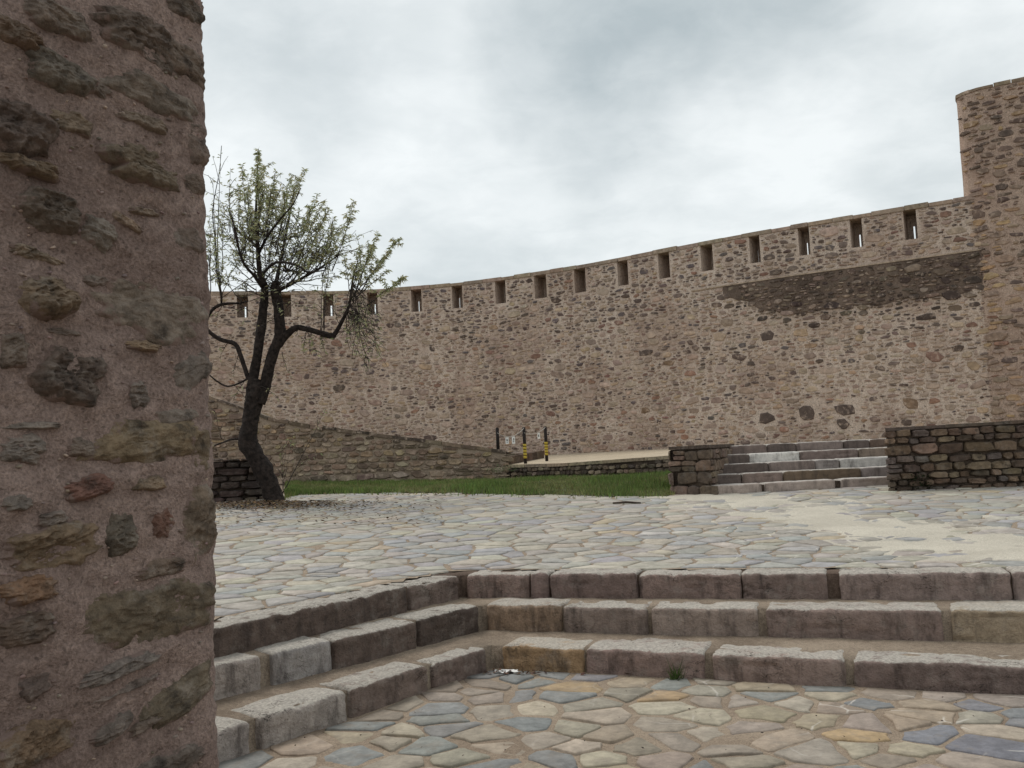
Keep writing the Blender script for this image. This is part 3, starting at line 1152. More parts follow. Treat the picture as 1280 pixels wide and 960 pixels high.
# ------------------------------------------------------------------ tower
t0, t1, t2 = at(1194, 124, 23.0), at(1219, 113, 22.55), at(1280, 98.5, 22.02)
ZTW = (t0.z + t1.z + t2.z) / 3
print('tower', t0, t1, t2)
dv = (xy(t2) - xy(t1)).normalized()
tw_pts = [(t0.x + 1.7, t0.y + 2.6), (t0.x, t0.y), (t1.x, t1.y), (t2.x, t2.y), (t2.x + dv.x * 4.5, t2.y + dv.y * 4.5)]
tw = Path(tw_pts, 0.05, 8)
mb = MB()
nu, nz = int(tw.L / 0.22), 44
fv = []
for j in range(nz):
    z = 0.8 + (ZTW - 0.8) * j / (nz - 1)
    for i in range(nu):
        s_ = tw.L * i / (nu - 1)
        fv.append(tw.p(s_, z, 0.03 * noise.noise(Vector((s_ * .9, z * .9, 13)))))
mb.add(fv, grid_faces(nu, nz))
topf = [tw.p(tw.L * i / 30, ZTW) for i in range(31)]
bk = [Vector((t0.x + 9, t0.y + 6, ZTW)), Vector((t0.x + 5.5, t0.y + 8, ZTW))]
ring = topf + bk
mb.add(ring + [Vector((p.x, p.y, 0.8)) for p in ring], [tuple(range(len(ring)))] + [(i, (i + 1) % len(ring), (i + 1) % len(ring) + len(ring), i + len(ring))
                                                                                 for i in range(30, len(ring))])
tower = mb.build('stone_tower', M_TOWERM, None, False)
tag(tower, 'tall brown rubble stone tower with faceted corner rising above the curtain wall', 'tower')


tw_c = float(tw.q[np.argmin(np.hypot(tw.X - t0.x, tw.Y - t0.y))]) - .02


def col_tw(s_, z, w_, h_, rs):
    r_ = rs.random()
    up = smooth(4.5, 8.0, z)
    if r_ < 0.15 + 0.35 * up:
        c = rs.choice((lin(110, 94, 85), lin(120, 104, 94), lin(100, 86, 79)))
    elif r_ < 0.7:
        c = rs.choice((lin(144, 124, 110), lin(154, 134, 118), lin(136, 117, 105)))
    elif r_ < 0.95:
        c = rs.choice((lin(166, 140, 110), lin(158, 132, 106)))
    else:
        c = lin(138, 106, 92)
    return jit(c, rs, .12)


st_tw = [t_ for t_ in pack(tw.L, ZTW - 1.3, 1.3, [(80, .40, .56, .18, .26), (500, .28, .44, .12, .2), (4000, .2, .36, .08, .14), (12000, .12, .26, .06, .11)], 51, 0.03) if t_[0] - t_[2] / 2 > tw_c]
put_stones(tw, st_tw, tower, 'stone', M_WSTONE, M_WSTONE_A, col_tw, 0.035, 42, 300, 5.0, win=(1150, 1330, 60, 600))
q = 2.5
while q < tw.L:
    L_ = rs.uniform(.35, .6)
    mb = MB()
    sbox(mb, tw, q, min(q + L_ - .012, tw.L), ZTW - .01, ZTW + .07 + rs.uniform(-.015, .015), -.03 + rs.uniform(-.015, .01), .5, .15)
    o = mb.build('coping_slab', M_WSTONE, tower, False)
    o.color = (*jit(lin(132, 114, 98), rs, .15), 1)
    q += L_

# ------------------------------------------------------------------ ramp wall, retaining wall, terrace
RT = [(150, 452), (266, 496), (303, 508), (335, 521), (388, 530.5), (453, 539), (552, 552), (632, 563)]
rp = [at(px, py, 24.0) for px, py in RT]
ramp = Path([(p.x, p.y) for p in rp], 0.1, 2)
_rq = [ramp.s_at_px(px, 2) for px, _ in RT]
rz = lambda s_: float(np.interp(s_, _rq, [p.z for p in rp]))
mb = MB()
sbox(mb, ramp, 0, ramp.L, 0.7, lambda s_: rz(s_) - 0.03, 0.0, 0.5, 0.25)
rampw = mb.build('ramp_wall', M_RAMPM, None, False)
tag(rampw, 'rubble wall with a sloping top climbing beside the ramp behind the grass', 'wall')


def col_rw(s_, z, w_, h_, rs):
    tz = rz(s_) - z
    if tz < 0.16 or (rs.random() < 0.12):
        c = rs.choice((lin(86, 74, 66), lin(98, 86, 74), lin(110, 96, 82)))
    else:
        c = rs.choice((lin(150, 132, 114), lin(160, 144, 126), lin(134, 116, 100), lin(156, 136, 110), lin(142, 120, 104), lin(118, 102, 90)))
    return jit(c, rs, .15)


st = courses(ramp.L, 1.0, 3.9, .09, .2, 1.1, 2.6, 61, .025)
st = [t for t in st if t[1] + t[3] / 2 < rz(t[0]) - 0.09]
put_stones(ramp, st, rampw, 'stone', M_WSTONE, M_WSTONE_A, col_rw, 0.06, 43, 300, 3.0, win=(255, 640, 480, 605))
q = 0.0
while q < ramp.L - .1:
    L_ = min(rs.uniform(.3, .62), ramp.L - q)
    mb = MB()
    hh = rs.uniform(.06, .10)
    sbox(mb, ramp, q + .01, q + L_ - .01, lambda s_: rz(s_) - hh, lambda s_: rz(s_) + rs.uniform(-.01, .012), -.035 + rs.uniform(-.02, .015), .52, .3)
    o = mb.build('coping_stone', M_WSTONE, rampw, False)
    o.color = (*jit(rs.choice((lin(84, 73, 64), lin(108, 94, 80), lin(128, 112, 96), lin(74, 64, 58))), rs, .12), 1)
    q += L_

# retaining wall
rt = [(630, 581.5, 24.15), (700, 579.5, 22.8), (770, 574.5, 21.4), (840, 569.5, 20.2), (915, 563, 19.2)]
rtp = [at(*a) for a in rt]
ret = Path([(p.x, p.y) for p in rtp], 0.1, 2)
_tq = [ret.s_at_px(a[0], 1.4) for a in rt]
tzf = lambda s_: float(np.interp(s_, _tq, [p.z for p in rtp]))
mb = MB()
sbox(mb, ret, 0, ret.L, 0.6, lambda s_: tzf(s_) - 0.02, 0.0, 0.45, 0.25)
retw = mb.build('retaining_wall', M_DARKM, None, False)
tag(retw, 'low dark mossy retaining wall holding the pale path above the grass', 'wall')
st = courses(ret.L, 0.95, 1.55, .10, .18, 1.1, 2.4, 71)
st = [t for t in st if t[1] + t[3] / 2 < tzf(t[0]) - 0.05]
put_stones(ret, st, retw, 'dark_stone', M_DARKST, None, lambda s_, z, w_, h_, r: jit(r.choice((lin(96, 84, 72), lin(120, 106, 92), lin(76, 66, 58), lin(136, 120, 102))), r, .15),
           0.05, 44, 300, 3.4, win=(600, 930, 540, 640))
q = 0.0
while q < ret.L - .1:
    L_ = min(rs.uniform(.4, .9), ret.L - q)
    mb = MB()
    sbox(mb, ret, q + .008, q + L_ - .008, lambda s_: tzf(s_) - .07, lambda s_: tzf(s_) + .005, -.04 + rs.uniform(-.015, .015), .47, .3)
    o = mb.build('coping_stone', M_DARKST, retw, False)
    o.color = (*jit(lin(150, 134, 114), rs, .15), 1)
    q += L_

# terrace staircase plan
sA, sB = on_ground(890, 619.5), on_ground(1111, 607)
TS = Vector((sB.x - sA.x, sB.y - sA.y, 0)).normalized()
NS = Vector((-TS.y, TS.x, 0))
ZS = gz((sA.x + sB.x) / 2, (sA.y + sB.y) / 2)
RIS, TRD = (1.60 - ZS) / 5, 0.42
print('stairs', sA, sB, 'base', ZS, 'riser', RIS)


def sxy(s_, d):
    return Vector((sA.x, sA.y, 0)) + TS * s_ + NS * d


def prism(mb, foot, z0, z1):
    n = len(foot)
    mb.add([Vector((p.x, p.y, z0)) for p in foot] + [Vector((p.x, p.y, z1)) for p in foot],
           [tuple(range(n))[::-1], tuple(range(n, 2 * n))] + [(i, (i + 1) % n, (i + 1) % n + n, i + n) for i in range(n)])


DS = Vector((.385, .92, 0)).normalized()


def skw(s_, d):
    """plan point on the stairs: s_ along the lowest riser, d up the flight"""
    return sxy(s_, 0) + DS * (d / DS.dot(NS))


# ramp surface and terrace
def lerp_sheet(name, A, B, mat, n=14, amp=0.02):
    v = []
    for j in range(n + 1):
        for a, b in zip(A, B):
            p = Vector(a).lerp(Vector(b), j / n)
            p.z += amp * noise.noise(Vector((p.x, p.y, 2)))
            v.append(p)
    return tag(mk(name, v, grid_faces(len(A), n + 1), mat), kind='structure')


def dense(P, n=8):
    out = []
    for a, b in zip(P[:-1], P[1:]):
        out += [Vector(a).lerp(Vector(b), i / n) for i in range(n)]
    return out + [Vector(P[-1])]


A = [ramp.p(ramp.L * i / 30, rz(ramp.L * i / 30) - 0.03, 0.45) for i in range(31)]
B = []
for a in A:
    px = project(a)[0]
    B.append(cw.p(cw.s_at_px(px, 3), a.z, -0.05) + (cw.p(cw.s_at_px(px, 3), 0, 0.3) - cw.p(cw.s_at_px(px, 3), 0, 0)))
lerp_sheet('ramp', A, B, M_PATH)
pA = [ret.p(ret.L * i / 6, tzf(ret.L * i / 6) - 0.01, 0.3) for i in range(7)]
stl, str_ = skw(0.05, 5 * TRD - .08), skw(9.5, 5 * TRD - .08)
pA += [Vector((stl.x, stl.y, 1.585)), Vector((str_.x, str_.y, 1.585))]
pA = dense(pA, 6)
pB = []
for i, a in enumerate(pA):
    px = min(project(a)[0], 1195)
    s_ = cw.s_at_px(px, 1.6) + (0.8 if px > 1190 else 0)
    pB.append(cw.p(s_, 1.60, 0.3))
lerp_sheet('terrace_path', pA, pB, M_PATH, 12, 0.012)

# kerb between ramp and terrace
kp = [at(634, 572, 24.5), at(657, 567.5, 26.0), at(680, 563.5, 27.5)]
kz = lambda s_: float(np.interp(s_, [0, kpath.L / 2, kpath.L], [p.z for p in kp]))
kpath = Path([(p.x, p.y) for p in kp], 0.1)
kerb = empty('ramp_kerb', (kp[0].x, kp[0].y, kp[0].z - .3))
tag(kerb, 'short kerb of dark stones beside the striped posts where the ramp begins', 'kerb')
q = 0
while q < kpath.L - .05:
    L_ = min(rs.uniform(.25, .5), kpath.L - q)
    mb = MB()
    sbox(mb, kpath, q + .01, q + L_ - .01, lambda s_: kz(s_) - .35, lambda s_: kz(s_) + rs.uniform(-.01, .02), 0, .3, .2)
    o = mb.build('kerb_stone', M_DARKST, kerb, False)
    o.color = (*jit(lin(96, 80, 68), rs, .2), 1)
    q += L_

# ------------------------------------------------------------------ staircase to the terrace
stair = empty('terrace_stairs', (sA.x, sA.y, ZS))
tag(stair, 'five dark stained stone steps leading up to the terrace beneath the wall', 'steps')
BLACK, DK, MAU, LIT, WHT, OLV = lin(98, 87, 82), lin(130, 117, 111), lin(160, 146, 137), lin(160, 152, 148), lin(202, 198, 192), lin(108, 93, 78)
zx = lambda a: 820 + a * 0.2344
SR = [
    [(298, 565, MAU), (582, 958, MAU), (992, 1330, MAU)],
    [(300, 458, BLACK), (462, 678, lin(128, 112, 104)), (682, 1096, OLV), (1100, 1330, lin(130, 120, 116))],
    [(322, 600, BLACK), (604, 850, DK), (854, 980, lin(140, 132, 128)), (986, 1330, lin(184, 180, 175))],
    [(340, 498, BLACK), (502, 768, WHT), (772, 1080, lin(122, 108, 102)), (1084, 1330, lin(130, 116, 104))],
    [(345, 590, lin(118, 104, 98)), (594, 748, BLACK), (752, 1000, DK), (1004, 1140, BLACK), (1144, 1330, lin(104, 88, 78))],
]
for k, row in enumerate(SR):
    p0 = sxy(0, k * TRD)
    for (a, b, c) in row:
        s0 = line_s(zx(a), 600 - 12 * k, Vector((p0.x, p0.y)), Vector((TS.x, TS.y)))
        s1 = line_s(zx(b), 600 - 12 * k, Vector((p0.x, p0.y)), Vector((TS.x, TS.y)))
        if a == row[0][0]:
            s0 -= .04
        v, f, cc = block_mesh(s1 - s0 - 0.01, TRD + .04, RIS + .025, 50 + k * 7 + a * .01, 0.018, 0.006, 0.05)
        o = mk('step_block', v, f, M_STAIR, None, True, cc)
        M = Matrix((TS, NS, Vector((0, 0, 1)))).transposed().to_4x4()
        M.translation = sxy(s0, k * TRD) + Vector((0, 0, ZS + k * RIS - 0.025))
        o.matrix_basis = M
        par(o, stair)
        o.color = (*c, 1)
mb = MB()
for k in range(5):
    d0_, d1_ = k * TRD + .06, (k + 1) * TRD + .10
    prism(mb, [skw(.0, d0_), skw(4.5, d0_), skw(4.5, d1_), skw(.0, d1_)], ZS - .05, ZS + RIS * (k + 1) - .03)
mb.build('stair_core', M_DARKM, stair, False)

# pier left of the stairs
gL = on_ground(840, 617.5)
P_FL, P_FR = Vector((gL.x, gL.y, 0)), sxy(-.012, -.02)
P_BL = P_FL + Vector((gL.x + .08 * gL.y, gL.y, 0)).normalized() * 2.2
P_BR = P_FR + Vector((.385, .92, 0)) * 2.3
ZP = at(860, 557.5, sA.y).z


mb = MB()
ctr = (P_FL + P_FR + P_BL + P_BR) / 4
prism(mb, [ctr + (p - ctr) * .965 for p in (P_FL, P_FR, P_BR, P_BL)], ZS - .2, ZP - .05)
pier = mb.build('stair_pier', M_DARKM, None, False)
tag(pier, 'squat dark block pier at the foot of the stairs beside the grass edge', 'pier')
pf = Path([tuple(P_BL)[:2], tuple(P_FL)[:2], tuple(P_FR)[:2], tuple(P_BR)[:2]], 0.02, 1)
st = courses(pf.L, ZS - .02, ZP - .06, .15, .22, 1.2, 1.9, 81, 0.012)
put_stones(pf, st, pier, 'block_stone', M_DARKST, None, lambda s_, z, w_, h_, r: jit(r.choice((lin(104, 88, 76), lin(86, 74, 64), lin(116, 100, 86))), r, .15), .03, 45, 300, 6.0, 0.02)
for i in range(2):
    mb = MB()
    a_, b_ = i * .5 + .004, i * .5 + .496
    lp = [P_FL.lerp(P_FR, a_), P_FL.lerp(P_FR, b_), P_BL.lerp(P_BR, b_), P_BL.lerp(P_BR, a_)]
    prism(mb, [ctr + (p - ctr) * 1.03 for p in lp], ZP - .048, ZP + .004 * i)
    o = mb.build('cap_slab', M_DARKST, pier, False)
    o.color = (*lin(80, 68, 60), 1)

# low wall right of the stairs
gA, gB = on_ground(1112, 614), on_ground(1290, 607)
ztl = at(1112, 535, gA.y).z
ztr = at(1290, 524.5, gB.y).z
dd = (xy(gB) - xy(gA)).normalized()
end = Vector((gB.x, gB.y)) + dd * 3.0
lw = Path([(gA.x, gA.y), (gB.x, gB.y), tuple(end)], 0.05)
lsk = (lambda g, T, N: (Vector((g.x, g.y, 0)).dot(T) / -Vector((g.x, g.y, 0)).dot(N)) + .06)(gA, *lw.frame(0)[1:])
lz = lambda s_: ztl + (ztr - ztl) * s_ / (gB - gA).length
mb = MB()
sbox(mb, lw, 0.02, lw.L, 0.4, lambda s_: lz(s_) - .04, 0.03, 0.5, .3, True, lsk)
loww = mb.build('low_wall', M_LOWM, None, False)
tag(loww, 'low dark rubble wall with thin cap slabs beside the stairs and below the tower', 'wall')
st = courses(lw.L, gz(gA.x, gA.y) - .04, max(ztl, ztr) - .05, .08, .17, 1.3, 2.9, 85, 0.014)
st = clip0([t for t in st if t[1] + t[3] / 2 < lz(t[0]) - .03], -.01)
put_stones(lw, st, loww, 'dark_stone', M_DARKST, None,
           lambda s_, z, w_, h_, r: jit(r.choice((lin(98, 82, 68), lin(88, 74, 63), lin(112, 96, 80), lin(78, 66, 58), lin(94, 84, 78))), r, .15), .06, 46, 300, 3.6, 0.04)
q = -0.01
while q < lw.L:
    L_ = rs.uniform(.5, 1.0)
    mb = MB()
    sbox(mb, lw, q + .006, min(q + L_, lw.L), lambda s_: lz(s_) - .045, lambda s_: lz(s_) + rs.uniform(-.006, .006), -.03 + rs.uniform(-.015, .01), .52, .3, True, lsk)
    o = mb.build('cap_slab', M_DARKST, loww, False)
    o.color = (*jit(lin(92, 78, 70), rs, .2), 1)
    q += L_

# stacked dry stones behind the tree
kA, kB = on_ground(200, 634), on_ground(322, 627)
kA, kB = Vector((kA.x, kA.y + .5)), Vector((kB.x, kB.y + .5))
zk = at(268, 574, kB.y).z
dk = Path([tuple(kA), tuple(kB)], 0.05)
mb = MB()
sbox(mb, dk, 0, dk.L, .6, zk - .05, .05, .6, .3)
stack = mb.build('dry_stone_wall', M_DARKM, None, False)
tag(stack, 'small dark dry stone wall of flat slabs behind the leaning tree trunk', 'wall')
st = courses(dk.L, gz(kB.x, kB.y) - .03, zk, .09, .15, 2.0, 4.5, 87, 0.02)
put_stones(dk, st, stack, 'slab_stone', M_DARKST, None, lambda s_, z, w_, h_, r: jit(r.choice((lin(62, 52, 48), lin(80, 68, 60), lin(70, 60, 54))), r, .2), .09, 47, 300, 5.0, 0.03,
           win=(200, 360, 500, 680))

# ------------------------------------------------------------------ posts, ropes, signs on the terrace
POSTS = [(621.5, 535, 561.5, 24.2, 0, 'plain dark wooden post standing at the low end of the ramp wall'),
         (654.8, 534, 573, 24.6, 1, 'dark post with yellow striped foot standing between the two other posts'),
         (681.5, 533, 569, 25.2, 1, 'dark post with yellow striped foot standing nearest the terrace path, beside a lone sign')]
ptop = []
for (px, y0, y1, Y, stripe, lab) in POSTS:
    b, t = at(px + (y1 - y0) * .045, y1, Y), at(px, y0, Y)
    h = t.z - b.z
    b.x = (b.x + t.x) / 2
    e = tag(empty('barrier_post', b), lab, 'post', 'barrier posts on the ramp')
    ptop.append(Vector((b.x, b.y, t.z)))
    mb = MB()
    mb.tube([(b.x, b.y, b.z - .25), (b.x, b.y, t.z - .01), (b.x, b.y, t.z)], [.045, .045, .036], 10)
    mb.build('shaft', M_POST, e)
    if stripe:
        sh = h * .48
        nb = 5
        for i in range(nb):
            mb = MB()
            z0 = b.z + sh * i / nb
            mb.tube([(b.x, b.y, z0), (b.x, b.y, z0 + sh / nb * .80)], [.049, .049], 10)
            mb.build('yellow_band', M_YEL, e)
    else:
        mb = MB()
        mb.tube([(b.x, b.y, t.z), (b.x, b.y, t.z + .012)], [.04, .03], 10)
        mb.build('cap', M_POST, e)


def rope(a, b, sag, label, n=12):
    a, b = Vector(a), Vector(b)
    pts = [a.lerp(b, i / n) - Vector((0, 0, sag * 4 * (i / n) * (1 - i / n))) for i in range(n + 1)]
    mb = MB()
    mb.tube(pts, [.008] * len(pts), 5)
    tag(mb.build('barrier_rope', M_ROPE), label, 'rope', 'ropes between the posts')
    return pts


dz = Vector((0, -.05, -.03))
r1 = rope(ptop[0] + dz + Vector((.0, 0, -.1)), ptop[1] + dz, .16, 'slack pale rope carrying two signs, tied to the plain post')
r2 = rope(ptop[1] + dz + Vector((0, 0, -.12)), ptop[2] + dz, .10, 'slack pale rope carrying a single sign between the two striped posts')


def sign(p, w_, h_, lab, mark):
    e = tag(empty('hanging_sign', p), lab, 'sign', 'white signs on the ropes')
    mb = MB()
    mb.box((p.x, p.y - .012, p.z - h_ / 2 - .012), w_, .008, h_)
    mb.build('plate', M_WHITE, e, False)
    mb = MB()
    for (x, z, a, b) in mark:
        mb.box((p.x + x, p.y - .0175, p.z - h_ / 2 - .012 + z), a, .003, b)
    mb.build('mark', M_INK, e, False)
    mb = MB()
    for s_ in (-1, 1):
        mb.tube([(p.x + s_ * w_ * .35, p.y - .01, p.z + .012), (p.x + s_ * w_ * .35, p.y - .012, p.z - .03)], [.004, .004], 5)
    mb.build('tie', M_ROPE, e)


def rope_at(pts, px):
    return min(pts, key=lambda p: abs(project(p)[0] - px))


r1 = [a.lerp(b, t / 6) for a, b in zip(r1[:-1], r1[1:]) for t in range(6)]
r2 = [a.lerp(b, t / 6) for a, b in zip(r2[:-1], r2[1:]) for t in range(6)]
sign(rope_at(r1, 633.5), .085, .18, 'white sign with a dark mark hanging closest to the plain post', [(.0, .01, .03, .05), (.0, -.05, .02, .02)])
sign(rope_at(r1, 641.5), .085, .19, 'white sign hanging second from the plain post on the same rope', [(.01, .02, .02, .06), (.0, -.04, .03, .02)])
sign(rope_at(r2, 673), .07, .16, 'white sign hanging alone between the two striped posts', [(.0, .0, .025, .06)])

# ------------------------------------------------------------------ grass
near_edge = [(px, edge_y(px)) for px in (356, 365, 373, 400, 455, 533, 619, 690, 760, 800, 830, 845)]
gn = [on_ground(px, py) for px, py in near_edge]
gv = []
NG = 16
for j in range(NG + 1):
    for (px, py), p in zip(near_edge, gn):
        if px < 632:
            s_ = ramp.s_at_px(px, 1.2)
            far = ramp.p(s_, 0, 0.1)
        else:
            far = ret.p(ret.s_at_px(px, 1.2), 0, 0.1)
        q = Vector((p.x, p.y)).lerp(Vector((far.x, far.y)), j / NG)
        gv.append((q.x, q.y, gz(q.x, q.y) + (0.012 if j == 0 else 0.035) + 0.02 * noise.noise(Vector((q.x * 1.5, q.y * 1.5, 0)))))
lawn = tag(mk('lawn', gv, grid_faces(len(near_edge), NG + 1), M_SOIL), kind='structure')
rs = random.Random(77)
mb = MB()
ncol = len(near_edge)
wts = []
for i in range(ncol - 1):
    a = (Vector(gv[i]) - Vector(gv[i + 1])).length * (Vector(gv[i]) - Vector(gv[i + NG * ncol])).length
    wts.append(a)
NB = 52000
for _ in range(NB):
    i = rs.choices(range(ncol - 1), wts)[0]
    u, v_ = rs.random(), rs.random() ** 1.2 * NG
    if v_ < 0.3 and rs.random() < .4:
        v_ -= rs.random() ** 2 * 1.2
    j = max(0, min(int(v_), NG - 1))
    fv_ = v_ - j
    a, b = Vector(gv[j * ncol + i]), Vector(gv[j * ncol + i + 1])
    c, d = Vector(gv[(j + 1) * ncol + i]), Vector(gv[(j + 1) * ncol + i + 1])
    p = a.lerp(b, u).lerp(c.lerp(d, u), fv_)
    cl = noise.noise(Vector((p.x * .8, p.y * .8, 5)))
    pt = noise.noise(Vector((p.x * 1.9, p.y * 1.9, 15)))
    if pt < -.28 and rs.random() < .75:
        continue
    h = (0.045 + 0.06 * rs.random()) * (1 + .8 * cl)
    t = rs.random() * 6.28
    dx, dy = math.cos(t), math.sin(t)
    w_ = rs.uniform(.006, .012)
    ln = rs.uniform(-.04, .04)
    ln2 = rs.uniform(-.04, .04)
    col_ = jit((0.125, 0.175, 0.05) if cl + .6 * pt + rs.uniform(-.35, .35) > -.02 else (0.19, 0.20, 0.08), rs, .35)
    mb.add([(p.x - dx * w_, p.y - dy * w_, p.z - .01), (p.x + dx * w_, p.y + dy * w_, p.z - .01), (p.x + ln, p.y + ln2, p.z + h)], [(0, 1, 2)], col_)
tag(mb.build('grass', M_GRASS), kind='stuff')


def weed(name, p, n, rad, h, lab, rs, col_=(0.05, 0.085, 0.022), cat='weed', wl=.03):
    mb = MB()
    for _ in range(n):
        t, r_ = rs.random() * 6.28, rad * math.sqrt(rs.random())
        z = h * rs.random() * (1 - .5 * r_ / rad)
        q = Vector(p) + Vector((math.cos(t) * r_, math.sin(t) * r_ * .7, z))
        a = rs.random() * 6.28
        L_ = wl * rs.uniform(1.2, 2.6)
        d = Vector((math.cos(a), math.sin(a), rs.uniform(-.2, .8))).normalized() * L_
        sd2 = d.cross(Vector((0, 0, 1))).normalized() * wl * rs.uniform(.3, .5)
        mb.add([q, q + d * .5 + sd2, q + d, q + d * .5 - sd2], [(0, 1, 2, 3)], jit(col_, rs, .4))
    return tag(mb.build(name, M_GRASS, None, False), lab, cat)


for (px, py, n, rad, h, lab) in ((395, 606, 260, .35, .16, 'leafy green weed clump in the lawn closest to the tree'),
                                 (448, 613, 200, .34, .09, 'low spreading weed patch at the lawn edge between the tree and the posts'),
                                 (668, 608, 160, .25, .10, 'small broadleaf weed in the lawn below the signs'),
                                 (722, 611, 140, .25, .08, 'small broadleaf weed at the lawn edge below the striped posts')):
    weed('lawn_weed', on_ground(px, py), n, rad, h, lab, rs)['group'] = 'weeds in the lawn'
pz = at(626, 590, 23.6)
weed('wall_weed', pz, 220, .4, .2, 'dark bushy weed at the foot of the ramp wall corner', rs)
pz = on_ground(1147, 612)
weed('wall_weed', Vector((pz.x, pz.y - .05, pz.z)), 420, .2, .36, 'dark green weed growing against the low wall by the stairs', rs, (0.022, 0.034, 0.012))['group'] = 'weeds on walls'
# tuft and litter on the lower court
tp = on_z(846, 850, 0)
mb = MB()
for i in range(46):
    t = rs.random() * 6.28
    r_ = .05 * rs.random()
    q = Vector((tp.x + math.cos(t) * r_, tp.y + math.sin(t) * r_, 0))
    e = q + Vector((rs.uniform(-.07, .07), rs.uniform(-.07, .04), rs.uniform(.03, .12) if i > 3 else .17))
    sd2 = Vector((.004, .001, 0))
    mb.add([q - sd2, q + sd2, e], [(0, 1, 2)], jit((0.06, 0.085, 0.025), rs, .3))
tag(mb.build('grass_tuft', M_GRASS, None, False), 'small green grass tuft growing from the joint below the lowest step', 'grass tuft')


def crumple(name, p, sx, sy, h, mat, lab, cat, seed):
    v = []
    n = 7
    for j in range(n):
        for i in range(n):
            x, y = i / (n - 1) - .5, j / (n - 1) - .5
            z = h * (0.5 + 0.8 * noise.noise(Vector((x * 4 + seed, y * 4, seed))))
            v.append((p.x + sx * x + .01 * noise.noise(Vector((x * 5, y * 5, seed))), p.y + sy * y + .012 * noise.noise(Vector((y * 5, x * 5, seed))), p.z + max(.016, z)))
    return tag(mk(name, v, grid_faces(n, n), mat, None, False), lab, cat)


crumple('paper_scrap', on_z(633, 842, 0), .17, .08, .035, M_WHITE, 'crumpled white paper scrap lying in the inner corner of the lowest step', 'litter', 2.0)
mb = MB()
for i in range(90):
    c_ = on_z(rs.gauss(640, 28), 840 + rs.random() * 6, 0) if i < 60 else on_z(rs.uniform(600, 1200), 838 + rs.random() * 10, 0)
    if dF(c_.x, c_.y) > -.02 or dL(c_.x, c_.y) > -.02:
        continue
    a = rs.random() * 6.28
    d, e = Vector((math.cos(a), math.sin(a), rs.uniform(-.2, .5))) * rs.uniform(.012, .03), Vector((-math.sin(a), math.cos(a), rs.uniform(0, .5))) * rs.uniform(.006, .014)
    q = Vector((c_.x, c_.y, .022))
    mb.add([q - d, q - e, q + d, q + e], [(0, 1, 2, 3)], jit((0.07, 0.04, 0.025), rs, .5))
for i in range(70):
    c_ = on_z(rs.uniform(300, 1270), rs.uniform(860, 955), 0)
    if dF(c_.x, c_.y) > -.02 or dL(c_.x, c_.y) > -.02:
        continue
    d = Vector((rs.uniform(-1, 1), rs.uniform(-1, 1), .3)) * .008
    e = Vector((rs.uniform(-1, 1), rs.uniform(-1, 1), .3)) * .008
    q = Vector((c_.x, c_.y, .02))
    mb.add([q - d, q - e, q + d, q + e], [(0, 1, 2, 3)], jit((0.06, 0.045, 0.035), rs, .5))
tag(mb.build('debris', M_FALLEN, None, False), kind='stuff')

# stick on the upper paving
a, b = on_ground(766, 630.5), on_ground(801, 630.3)
mb = MB()
mb.tube([a + Vector((0, 0, .02)), (a + b) / 2 + Vector((0, .05, .03)), b + Vector((0, 0, .02))], [.012, .018, .010], 7)
tag(mb.build('dry_stick', M_STICK), 'dark dry stick lying on the paving in front of the lawn', 'stick')

# fallen leaves
mb = MB()
for i in range(4200):
    px = rs.gauss(320, 60) if i < 3600 else rs.uniform(262, 560)
    py = 628 + abs(rs.gauss(0, 5.5)) if i < 3600 else rs.uniform(618, 660)
    if px < 255 or py < edge_y(px) - 3:
        continue
    p = on_ground(px, py)
    a = rs.random() * 6.28
    L_ = rs.uniform(.02, .045)
    d = Vector((math.cos(a), math.sin(a), rs.uniform(-.2, .4))) * L_
    e = Vector((-math.sin(a), math.cos(a), rs.uniform(-.3, .4))) * L_ * .45
    p.z += .025 + rs.random() * .02
    mb.add([p - d, p - e, p + d, p + e], [(0, 1, 2, 3)], jit(rs.choice(((0.11, 0.065, 0.03), (0.07, 0.045, 0.028), (0.17, 0.11, 0.045), (0.05, 0.035, 0.025))), rs, .3))
tag(mb.build('fallen_leaves', M_FALLEN, None, False), kind='stuff')

# ------------------------------------------------------------------ the tree
TY = on_ground(343, 626).y
PXM = TY / F
tb = on_ground(343, 626)
tree = tag(empty('almond_tree', tb), 'leaning dark forked tree with thin pale green leaves at the edge of the paving', 'tree')


def tp_(px, py, dy=0.0):
    return at(px, py, TY + dy)


def smooth_path(P, n=4):
    """Catmull-Rom through (x, y, r, dy) pixel knots"""
    out = []
    for i in range(len(P) - 1):
        p0, p1, p2, p3 = (np.array(P[max(i - 1, 0)], float), np.array(P[i], float), np.array(P[i + 1], float), np.array(P[min(i + 2, len(P) - 1)], float))
        for k in range(n):
            t = k / n
            out.append(0.5 * ((2 * p1) + (-p0 + p2) * t + (2 * p0 - 5 * p1 + 4 * p2 - p3) * t * t + (-p0 + 3 * p1 - 3 * p2 + p3) * t ** 3))
    out.append(np.array(P[-1], float))
    return out


def limb(name, knots, sides=12, rough=.25, mat=None, parent=None):
    k = smooth_path([(a[0], a[1], a[2], a[3] if len(a) > 3 else 0.0) for a in knots])
    mb = MB()
    mb.tube([tp_(q[0], q[1], q[3]) for q in k], [max(.004, q[2] * PXM * .92) for q in k], sides, None, rough)
    return mb.build(name, mat or M_BARK, parent or tree)


